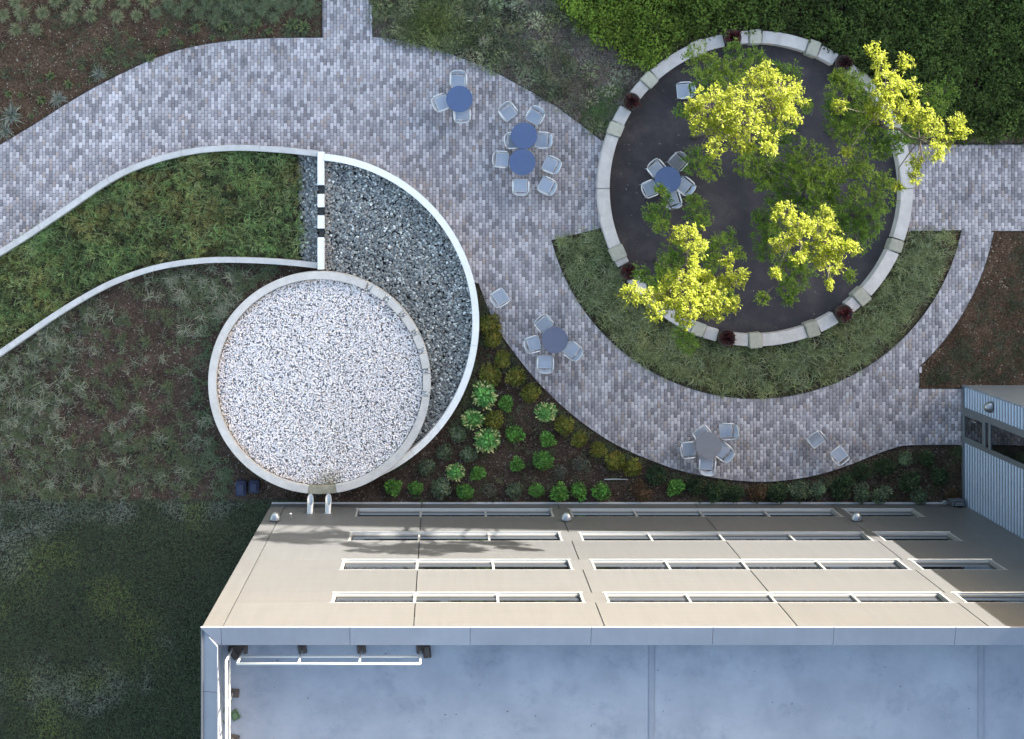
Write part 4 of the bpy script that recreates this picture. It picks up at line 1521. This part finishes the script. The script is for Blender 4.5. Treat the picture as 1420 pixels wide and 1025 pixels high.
def blobs(cen, rad, hgt, nl, size, cols, asp=.45, up=.55, vary=.28, zbase=0.02, dome=True):
    """leafy mounds: nl leaves on each mound, colour per mound; inner leaves lower"""
    n = len(cen)
    idx = np.repeat(np.arange(n), nl)
    N = len(idx)
    a = RNG.uniform(0, 2 * np.pi, N)
    q = np.sqrt(RNG.uniform(0, 1, N))
    r = rad[idx] * q * RNG.uniform(.85, 1.12, N)
    zz = zbase + hgt[idx] * np.sqrt(np.clip(1 - q * q * .92, .02, 1)) * RNG.uniform(.72, 1.08, N)
    p = np.column_stack([cen[idx, 0] + r * np.cos(a), cen[idx, 1] + r * np.sin(a), zz])
    d = np.stack([np.cos(a), np.sin(a), np.full(N, .15)], 1)
    c = cols[idx] * RNG.uniform(1 - vary, 1 + vary, N)[:, None]
    return leaves(p, size * RNG.uniform(.7, 1.3, N), c, up, asp, d)


n = 520
c = scatter(um, n, lambda x, y: np.clip(1.15 - (x - G(600, 0).x) / 5.5, .12, 1) * np.clip(fbm(x, y, 1.2, 71) * 3 - .7, .1, 1))
cols = jitter([(.17, .18, .115), (.22, .23, .15), (.16, .18, .085), (.10, .11, .07)], n) * RNG.choice([.55, 1.0, 1.35], n)[:, None]
mid = np.exp(-((c[:, 0] - G(600, 0).x) ** 2 + (c[:, 1] - G(0, 35).y) ** 2) / 1.2)[:, None]
cols = cols * (1 - mid) + np.array([.16, .19, .06]) * RNG.choice([.6, 1.1], n)[:, None] * mid
stuff('groundcover_shrubs', [blobs(c, RNG.uniform(.14, .32, n), RNG.uniform(.12, .40, n), 64, .11, cols, .22, .35)],
      'grey-green low shrubs covering the bed above the curved path', 'shrubs')
n = 900
c = scatter(um, n, lambda x, y: np.clip((x - G(640, 0).x) / 3.5, .15, 1))
cols = jitter([(.19, .15, .13), (.25, .205, .175), (.13, .10, .085), (.15, .15, .10)], n)
stuff('dry_stalks', [tufts(c, 13, .20, .10, .014, cols, .09)], 'dry brown stalks in the bed between path and green hedge', 'dry plants')
gl = G2([(812, 130), (860, 120), (850, 165), (835, 188), (810, 168)])
n = 60
stuff('bed_grass', [tufts(scatter(gl, n), 26, .22, .12, .018, jitter([(.06, .10, .035), (.09, .13, .05)], n), .07)], 'small green grass patch beside the seat wall and path', 'grass')

# ------------------------------------------------------------------ dense green hedge beyond the terrace
hd = G2([(772, -60), (778, 0), (800, 30), (838, 55), (870, 78), (905, 90), (930, 62), (985, 43), (1047, 37), (1110, 43), (1175, 72), (1225, 118), (1262, 165), (1285, 193), (1420, 188), (1560, 188), (1560, -60)], 0.5)
n = 1900
c = scatter(hd, n, None, lambda x, y: np.hypot(x - rc[0], y - rc[1]) < R_OUT + .06)
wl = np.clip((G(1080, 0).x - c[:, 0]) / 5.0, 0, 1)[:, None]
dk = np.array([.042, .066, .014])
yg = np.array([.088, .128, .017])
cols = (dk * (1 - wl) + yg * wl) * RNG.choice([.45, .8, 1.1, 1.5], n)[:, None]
hh = .35 + .45 * fbm(c[:, 0], c[:, 1], 1.1, 81) + RNG.uniform(-.15, .28, n)
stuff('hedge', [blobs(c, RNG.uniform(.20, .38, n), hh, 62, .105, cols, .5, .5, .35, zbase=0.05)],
      'dense green hedge mass wrapping round the seat wall', 'hedge')
hd_low = sheet('hedge_soil', hd, 0.006, M['soil_dark'])

# ------------------------------------------------------------------ grass crescent below the terrace
cr_px = circ(RING_C, 286, 194.5, 347.5, 60) + circ(RING_C, 222, 344, 195, 60)
cr = G2(cr_px, 0.15)
n = 950
thick = lambda x, y: np.clip(1.25 - (np.hypot(x - rc[0], y - rc[1]) - 6.75) * 2.2, .14, 1)
c = scatter(cr, n, thick)
f = fbm(c[:, 0], c[:, 1], 1.3, 91)[:, None]
cols = np.array([.10, .14, .065]) * (1 - f) + np.array([.21, .21, .09]) * f
cols *= RNG.choice([.5, .85, 1.2, 1.65], n)[:, None]
n2 = 700
c2 = scatter(cr, n2, thick)
stuff('crescent_grass', [tufts(c, 28, .26, .22, .013, cols, .07), tufts(c2, 7, .42, .26, .012, jitter([(.26, .28, .17), (.19, .23, .13)], n2), .08)],
      'green grass crescent between the seat wall and the paved path', 'grass')
# sparse cover of the bed at the far right
rbp = G2([(1385, 328), (1560, 328), (1560, 530), (1345, 530), (1285, 530), (1285, 520), (1345, 450), (1375, 380)])
n = 900
c = scatter(rbp, n, lambda x, y: np.clip(fbm(x, y, 1.6, 97) * 3 - .9, .05, 1))
stuff('sparse_weeds', [tufts(c, 12, .16, .06, .016, jitter([(.05, .055, .03), (.08, .075, .05), (.035, .045, .022)], n), .07)], 'sparse dark weeds in the bare bed at the ribbed building', 'weeds')
tri = G2([(560, 660), (630, 580), (668, 470), (664, 400), (690, 465), (740, 533), (775, 568), (810, 596), (880, 636), (940, 660), (1060, 676), (1145, 664), (1240, 630), (1334, 622), (1334, 697), (560, 697)])
n = 700
bx = np.array(G2(BOTTOM_EDGE, 0.0))


def edge_d(x, y):
    return np.min(np.hypot(x[:, None] - bx[None, :, 0], y[:, None] - bx[None, :, 1]), 1)


c = scatter(tri, n, lambda x, y: np.clip(np.exp(-(edge_d(x, y) / .45) ** 2) * 1.2 + np.clip(1 - (x - G(640, 0).x) / 1.5, 0, 1) * .6 * (y > G(0, 600).y), .04, 1))
stuff('edge_weeds', [tufts(c, 14, .17, .07, .018, jitter([(.06, .075, .035), (.085, .09, .05), (.05, .05, .03)], n), .07)], 'low weeds along the edge of the shrub bed beside the pavers', 'weeds')

# ------------------------------------------------------------------ individual shrubs
SH = {
    'bright': ([(.09, .21, .06), (.115, .25, .075), (.15, .26, .085)], 'bright green shrub with pale tipped leaves in the dark mulch', 1.15, .13),
    'green': ([(.075, .17, .035), (.10, .21, .045), (.06, .135, .03)], 'rounded green shrub in the dark mulch between facade and path', 1.0, .085),
    'olive': ([(.12, .115, .022), (.15, .14, .03), (.09, .10, .02)], 'olive yellow shrub growing along the curved paver edge', 1.0, .095),
    'dull': ([(.080, .105, .060), (.105, .13, .08), (.065, .085, .05)], 'dull grey-green shrub between the crescent wall and the facade', 1.0, .08),
    'grey': ([(.085, .085, .065), (.11, .11, .085), (.06, .065, .05)], 'thin greyish brown shrub with sparse leaves in the mulch', 1.0, .07),
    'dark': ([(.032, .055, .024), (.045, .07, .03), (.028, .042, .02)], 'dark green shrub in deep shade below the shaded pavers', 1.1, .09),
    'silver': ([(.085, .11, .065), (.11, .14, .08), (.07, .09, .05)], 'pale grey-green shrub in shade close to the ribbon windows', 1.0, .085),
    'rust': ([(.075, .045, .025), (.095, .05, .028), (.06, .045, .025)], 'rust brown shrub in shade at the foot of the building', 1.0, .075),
}
SHRUBS = [(679, 450, 14, 'olive'), (683, 469, 14, 'olive'), (696, 499, 12, 'olive'), (681, 522, 15, 'olive'), (716, 524, 13, 'olive'), (735.5, 547, 14, 'olive'),
          (671, 548, 17, 'bright'), (701, 560, 12, 'green'), (656, 582, 14, 'bright'), (684, 583.5, 13, 'olive'), (675, 610, 17, 'bright'), (713, 602, 14, 'green'),
          (635, 603, 12, 'dull'), (615.6, 628, 12.5, 'dull'), (650, 631, 12, 'dull'), (593, 649, 12, 'dull'), (631, 655, 13, 'bright'), (662.5, 657, 11.5, 'green'),
          (757, 572, 12, 'bright'), (759, 611, 11.5, 'green'), (718, 645.5, 11, 'green'), (545, 678, 12, 'green'), (576, 677, 11, 'green'), (612, 678, 14, 'dull'),
          (644.6, 682, 13, 'green'), (680, 681, 11, 'grey'), (713, 681, 11, 'dull'), (745, 682, 10.5, 'green'), (783, 592, 13, 'olive'), (804.5, 611, 12, 'olive'),
          (753, 638, 14, 'green'), (830, 624, 12, 'olive'), (855, 639, 13, 'olive'), (878, 650, 13, 'olive'), (776, 656, 12, 'grey'), (806.5, 644.5, 13, 'grey'),
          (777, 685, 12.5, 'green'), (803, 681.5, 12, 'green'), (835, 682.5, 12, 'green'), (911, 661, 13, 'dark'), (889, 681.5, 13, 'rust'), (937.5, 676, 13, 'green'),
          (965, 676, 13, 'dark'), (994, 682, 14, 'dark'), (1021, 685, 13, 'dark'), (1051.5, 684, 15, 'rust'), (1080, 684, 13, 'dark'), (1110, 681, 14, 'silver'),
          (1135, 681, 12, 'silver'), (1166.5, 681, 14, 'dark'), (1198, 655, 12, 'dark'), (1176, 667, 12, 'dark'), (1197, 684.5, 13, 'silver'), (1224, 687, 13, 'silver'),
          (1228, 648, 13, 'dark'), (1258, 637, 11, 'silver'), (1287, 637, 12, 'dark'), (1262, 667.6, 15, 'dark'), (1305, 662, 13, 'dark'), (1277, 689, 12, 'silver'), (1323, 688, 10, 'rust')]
shrub_mesh = {}
for kname, (cols_, lbl, k_, ls) in SH.items():
    shrub_mesh[kname] = []
    for v in range(3):
        parts = []
        sub = 9
        ang_ = np.arange(sub) * 2 * np.pi / sub + RNG.uniform(0, .5)
        rad = RNG.uniform(.45, .78, sub)
        cen = np.column_stack([np.cos(ang_) * rad * .3, np.sin(ang_) * rad * .3])
        cen = np.vstack([cen, [[0, 0]], RNG.normal(0, .07, (3, 2))])
        nn_ = len(cen)
        nl = 34 if kname == 'grey' else 62
        parts.append(blobs(cen, RNG.uniform(.09, .15, nn_), np.r_[RNG.uniform(.20, .34, sub), RNG.uniform(.38, .5, nn_ - sub)], nl, ls, jitter(cols_, nn_, .28), .42, .42, .38, zbase=.03))
        if kname == 'bright':
            N = 60
            a = RNG.uniform(0, 6.28, N)
            r = RNG.uniform(.18, .36, N)
            parts.append(leaves(np.column_stack([r * np.cos(a), r * np.sin(a), RNG.uniform(.2, .42, N)]), np.full(N, .11), jitter([(.36, .36, .16), (.42, .40, .20)], N), .5, .4,
                                np.stack([np.cos(a), np.sin(a), np.zeros(N)], 1)))
        V, T, C = join(parts)
        shrub_mesh[kname].append(np_mesh('foliage', V, T, C, M['leaf']))
sm = MB()
for k in range(5):
    a = k * 1.26
    sm.tube([(0, 0, 0), (.05 * math.cos(a), .05 * math.sin(a), .12), (.15 * math.cos(a), .15 * math.sin(a), .30)], [.012, .009, .004], 5)
stem_tmp = sm.build('stems', M['bark'])
stem_me = stem_tmp.data
bpy.data.objects.remove(stem_tmp)
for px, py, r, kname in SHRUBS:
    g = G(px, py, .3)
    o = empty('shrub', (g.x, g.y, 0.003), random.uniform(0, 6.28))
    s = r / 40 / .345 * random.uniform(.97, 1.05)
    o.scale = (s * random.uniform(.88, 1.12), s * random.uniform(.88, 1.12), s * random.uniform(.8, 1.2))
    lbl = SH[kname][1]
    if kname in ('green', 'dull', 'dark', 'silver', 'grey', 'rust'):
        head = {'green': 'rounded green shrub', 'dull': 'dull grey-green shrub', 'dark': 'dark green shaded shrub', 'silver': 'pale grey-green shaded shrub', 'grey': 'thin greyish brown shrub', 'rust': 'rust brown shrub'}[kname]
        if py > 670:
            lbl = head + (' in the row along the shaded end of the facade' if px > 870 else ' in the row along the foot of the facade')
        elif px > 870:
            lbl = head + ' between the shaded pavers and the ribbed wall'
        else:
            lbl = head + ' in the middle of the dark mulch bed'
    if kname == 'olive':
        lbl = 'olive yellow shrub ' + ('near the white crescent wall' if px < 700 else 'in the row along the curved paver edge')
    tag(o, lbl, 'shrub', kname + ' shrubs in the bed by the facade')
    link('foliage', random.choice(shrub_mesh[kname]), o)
    link('stems', stem_me, o)

# ------------------------------------------------------------------ planters with burgundy leaves
pot_names = {55.0: 'below the branches over the hedge', 99.0: 'where the hedge meets a mossy block', 145.2: 'beside the dry brown bed',
             213.0: 'at the grass end near pavers', 258.6: 'under lit branches by the grass', 305.0: 'by the grass clear of branches'}
pm = MB().lathe([(0, 0), (.20, 0), (.21, .02), (.285, .60), (.30, .62), (.30, .66), (.265, .66), (.255, .60), (0, .58)], 28).build('pot_body', M['pot'], None, smooth=True)
pot_me = pm.data
bpy.data.objects.remove(pm)
for a_ in POTS:
    a = math.radians(a_)
    rm = (R_IN + R_OUT) / 2
    o = empty('planter', (rc[0] + rm * math.cos(a), rc[1] + rm * math.sin(a), 0.0), random.uniform(0, 6))
    tag(o, 'dark pot of burgundy leaves in seat wall %s' % pot_names[a_], 'planter', 'planters in the seat wall')
    link('pot_body', pot_me, o)
    n = 46
    az = RNG.uniform(0, 6.28, n)
    tone = .45 + .9 * RNG.random()
    V, T, C = blades(np.column_stack([RNG.normal(0, .04, (n, 2)), np.full(n, .58)]), az, RNG.uniform(.12, .36, n), RNG.uniform(.2, .5, n), RNG.uniform(.035, .06, n),
                     jitter([(.045, .008, .010), (.03, .007, .009), (.065, .012, .012)], n) * tone, .3)
    link('leaves', np_mesh('leaves', V, T, C, M['leaf']), o)
    MB().tube([(0, 0, .57), (.01, 0, .72)], [.03, .02], 7).build('stem', M['bark'], o)

# ------------------------------------------------------------------ trees on the round terrace
TREES = {
    'A': dict(base=(962, 188), label='terrace tree with the broad yellow-lit crown beside the lone armchair', lit=[
        (985, 150, 26), (1020, 140, 28), (1055, 113, 22), (1068, 148, 26), (1098, 140, 20), (1040, 168, 26), (1000, 172, 22), (1068, 190, 13), (960, 150, 13), (1060, 98, 11), (992, 203, 12), (1090, 165, 17), (1020, 190, 16), (1083, 124, 20), (973, 178, 13), (1035, 205, 9), (1066, 207, 8)],
        dim=[(985, 112, 24), (972, 85, 20), (1000, 96, 18), (1018, 70, 11), (1047, 80, 14), (1094, 101, 14), (1040, 225, 20), (1062, 238, 22), (962, 222, 17), (982, 231, 16), (1010, 115, 18), (1030, 95, 14), (1075, 100, 14), (1118, 145, 9), (1050, 212, 16), (1085, 190, 16), (945, 155, 8)]),
    'B': dict(base=(1152, 183), label='terrace tree whose yellow-lit branches reach over the hedge', lit=[
        (1213, 72, 11), (1222, 95, 12), (1228, 118, 17), (1236, 132, 13), (1255, 87, 10), (1265, 123, 11), (1222, 140, 16), (1243, 112, 9), (1243, 158, 16), (1213, 155, 11), (1264, 156, 14), (1283, 156, 11), (1294, 176, 11), (1325, 166, 9), (1308, 194, 14), (1333, 182, 8), (1300, 208, 12), (1228, 148, 13), (1275, 170, 10), (1271, 225, 10), (1268, 245, 8), (1246, 259, 6), (1175, 212, 6), (1163, 147, 7)],
        dim=[(1168, 118, 20), (1180, 138, 24), (1165, 160, 20), (1190, 168, 22), (1210, 190, 19), (1180, 190, 18), (1155, 143, 11), (1310, 126, 15), (1288, 130, 13), (1268, 182, 17), (1165, 108, 12), (1238, 200, 14), (1196, 222, 15), (1202, 240, 12), (1205, 130, 14), (1300, 150, 12), (1225, 172, 16), (1200, 155, 16), (1250, 190, 14), (1182, 112, 14), (1222, 205, 13), (1160, 178, 13)]),
    'C': dict(base=(1060, 300), label='terrace tree in the middle of the round floor with drooping green crown', lit=[
        (1088, 297, 13), (1105, 312, 13), (1100, 330, 11), (1145, 297, 9), (1136, 314, 14), (1148, 328, 18), (1166, 342, 13), (1180, 344, 8), (1124, 346, 12), (1082, 339, 11), (1141, 363, 11), (1159, 367, 9), (1147, 392, 7), (1106, 360, 7), (1076, 379, 6), (1115, 320, 8), (1155, 350, 11)],
        dim=[(1108, 384, 19), (1086, 370, 17), (1060, 305, 15), (1064, 326, 17), (1062, 348, 13), (1130, 250, 22), (1140, 272, 19), (1130, 290, 16), (1087, 270, 19), (1068, 248, 17), (1122, 218, 22), (1102, 238, 14), (1217, 275, 21), (1204, 298, 21), (1225, 252, 14), (1182, 298, 17), (1187, 330, 19), (1165, 280, 14), (1187, 265, 12), (1180, 382, 7), (1094, 416, 7), (1057, 414, 7), (1095, 402, 13), (1150, 235, 16), (1170, 320, 14), (1165, 305, 13), (1110, 365, 14), (1178, 240, 11), (1092, 222, 17), (1112, 252, 16), (1150, 262, 14), (1112, 280, 14), (1075, 285, 12), (1160, 245, 13), (1205, 318, 14), (1080, 315, 13), (1128, 350, 13)]),
    'D': dict(base=(912, 362), label='terrace tree whose yellow-lit crown overhangs the grass crescent', lit=[
        (959, 330, 17), (939, 326, 9), (967, 345, 11), (874, 408, 13), (897, 410, 11), (911, 414, 15), (925, 405, 16), (943, 393, 18), (964, 386, 16), (969, 405, 20), (986, 410, 19), (997, 431, 12), (1017, 423, 9), (1010, 389, 11), (1029, 384, 9), (957, 424, 18), (934, 423, 16), (908, 435, 10), (953, 443, 12), (996, 398, 13), (976, 393, 14), (978, 425, 14), (1010, 362, 8), (960, 362, 8)],
        dim=[(936, 358, 19), (918, 386, 17), (932, 368, 18), (887, 382, 11), (985, 366, 13), (996, 338, 11), (1011, 330, 9), (1026, 349, 8), (983, 352, 12), (953, 476, 13), (946, 462, 11), (914, 298, 14), (966, 298, 14), (964, 278, 10), (916, 262, 6), (924, 276, 7), (918, 313, 9), (975, 305, 10), (903, 296, 10), (950, 380, 14), (905, 400, 10), (1010, 410, 9)]),
}


def make_tree(key, d):
    b = G(*d['base'])
    root = empty('terrace_tree', (b.x, b.y, 0.02))
    tag(root, d['label'], 'tree', 'trees on the round terrace')
    th = 2.6
    MB().tube([(0, 0, 0), (.02, .01, .15), (0, 0, .9), (.03, -.02, th), (.05, .0, 4.2), (.04, .03, 5.6)], [.16, .115, .10, .085, .065, .04], 12).build('trunk', M['bark'], root, smooth=True)
    crown = []
    limbs = MB()
    clumps = []
    allc = [(x, y, r, True) for x, y, r in d['lit']] + [(x, y, r, False) for x, y, r in d['dim']]
    for x, y, r, lit in allc:
        if lit:
            z = RNG.uniform(8.3, 9.4)
        else:
            # lower branches: the closer to the trunk the higher
            z = RNG.uniform(4.3, 5.9)
        c = G(x, y, z) - Vector((b.x, b.y, 0.02))
        R = r / PPM * (CAM_H - z) / CAM_H
        clumps.append((c, R, r, lit))
    # limbs: the trunk forks to a few hubs, each hub carries the clumps round it
    pts = np.array([tuple(q[0]) for q in clumps])
    hubs = pts[RNG.choice(len(pts), 7, replace=False)].copy()
    for _ in range(8):
        own = np.argmin(((pts[:, None] - hubs[None]) ** 2).sum(2), 1)
        for h_ in range(7):
            if (own == h_).any(): hubs[h_] = pts[own == h_].mean(0)
    for h_ in range(7):
        hub = Vector(hubs[h_]) * .82
        hub.z = hubs[h_][2] - .7
        hor = math.hypot(hub.x, hub.y)
        s0 = max(1.9, min(5.0, hub.z - .8 - hor * .8))
        mid_ = Vector((hub.x * .42, hub.y * .42, s0 + (hub.z - s0) * .62)) + Vector(RNG.normal(0, .12, 3))
        limbs.tube([(hub.x * .01 + .03, hub.y * .01, s0), tuple((Vector((.03, 0, s0)) + mid_) * .5 + Vector(RNG.normal(0, .06, 3))), tuple(mid_), tuple((mid_ + hub) * .5 + Vector(RNG.normal(0, .08, 3))), tuple(hub)], [.06, .05, .04, .03, .02], 7, False)
        for q_ in np.where(own == h_)[0]:
            c = clumps[q_][0]
            mm = (hub + c) * .5 + Vector(RNG.normal(0, .10, 3))
            limbs.tube([tuple(hub), tuple(mm), tuple(c)], [.022, .015, .006], 5, False)
    for c, R, r, lit in clumps:
        # leaf sprays: twigs leaving the clump centre carry rosettes of narrow leaves
        ns = int(14 + (r / 10) ** 2 * (12 if lit else 15))
        dv = RNG.normal(0, 1, (ns, 3))
        dv[:, 2] *= .55
        dv /= np.linalg.norm(dv, axis=1)[:, None]
        rad = R * RNG.uniform(.2, 1.38, ns) ** .8
        cen = np.array(c)[None] + dv * rad[:, None] * np.array([1, 1, .7])
        for k in range(0, ns, 3):
            limbs.tube([tuple(c), tuple(cen[k])], [.007, .003], 3, False)
        nl = 11
        idx = np.repeat(np.arange(ns), nl)
        N = len(idx)
        pos = cen[idx] + RNG.normal(0, .035, (N, 3))
        dd = dv[idx] * .5 + RNG.normal(0, .8, (N, 3))
        # sunlit tops painted limier, shaded lower leaves greener, blended by height
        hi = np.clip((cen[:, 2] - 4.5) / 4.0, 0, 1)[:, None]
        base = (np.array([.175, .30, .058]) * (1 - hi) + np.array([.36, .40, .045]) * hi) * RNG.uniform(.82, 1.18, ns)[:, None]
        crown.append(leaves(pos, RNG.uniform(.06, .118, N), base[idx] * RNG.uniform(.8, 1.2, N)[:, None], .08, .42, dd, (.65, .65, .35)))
    V, T, C = join(crown)
    limbs.build('limbs', M['bark'], root, smooth=True)
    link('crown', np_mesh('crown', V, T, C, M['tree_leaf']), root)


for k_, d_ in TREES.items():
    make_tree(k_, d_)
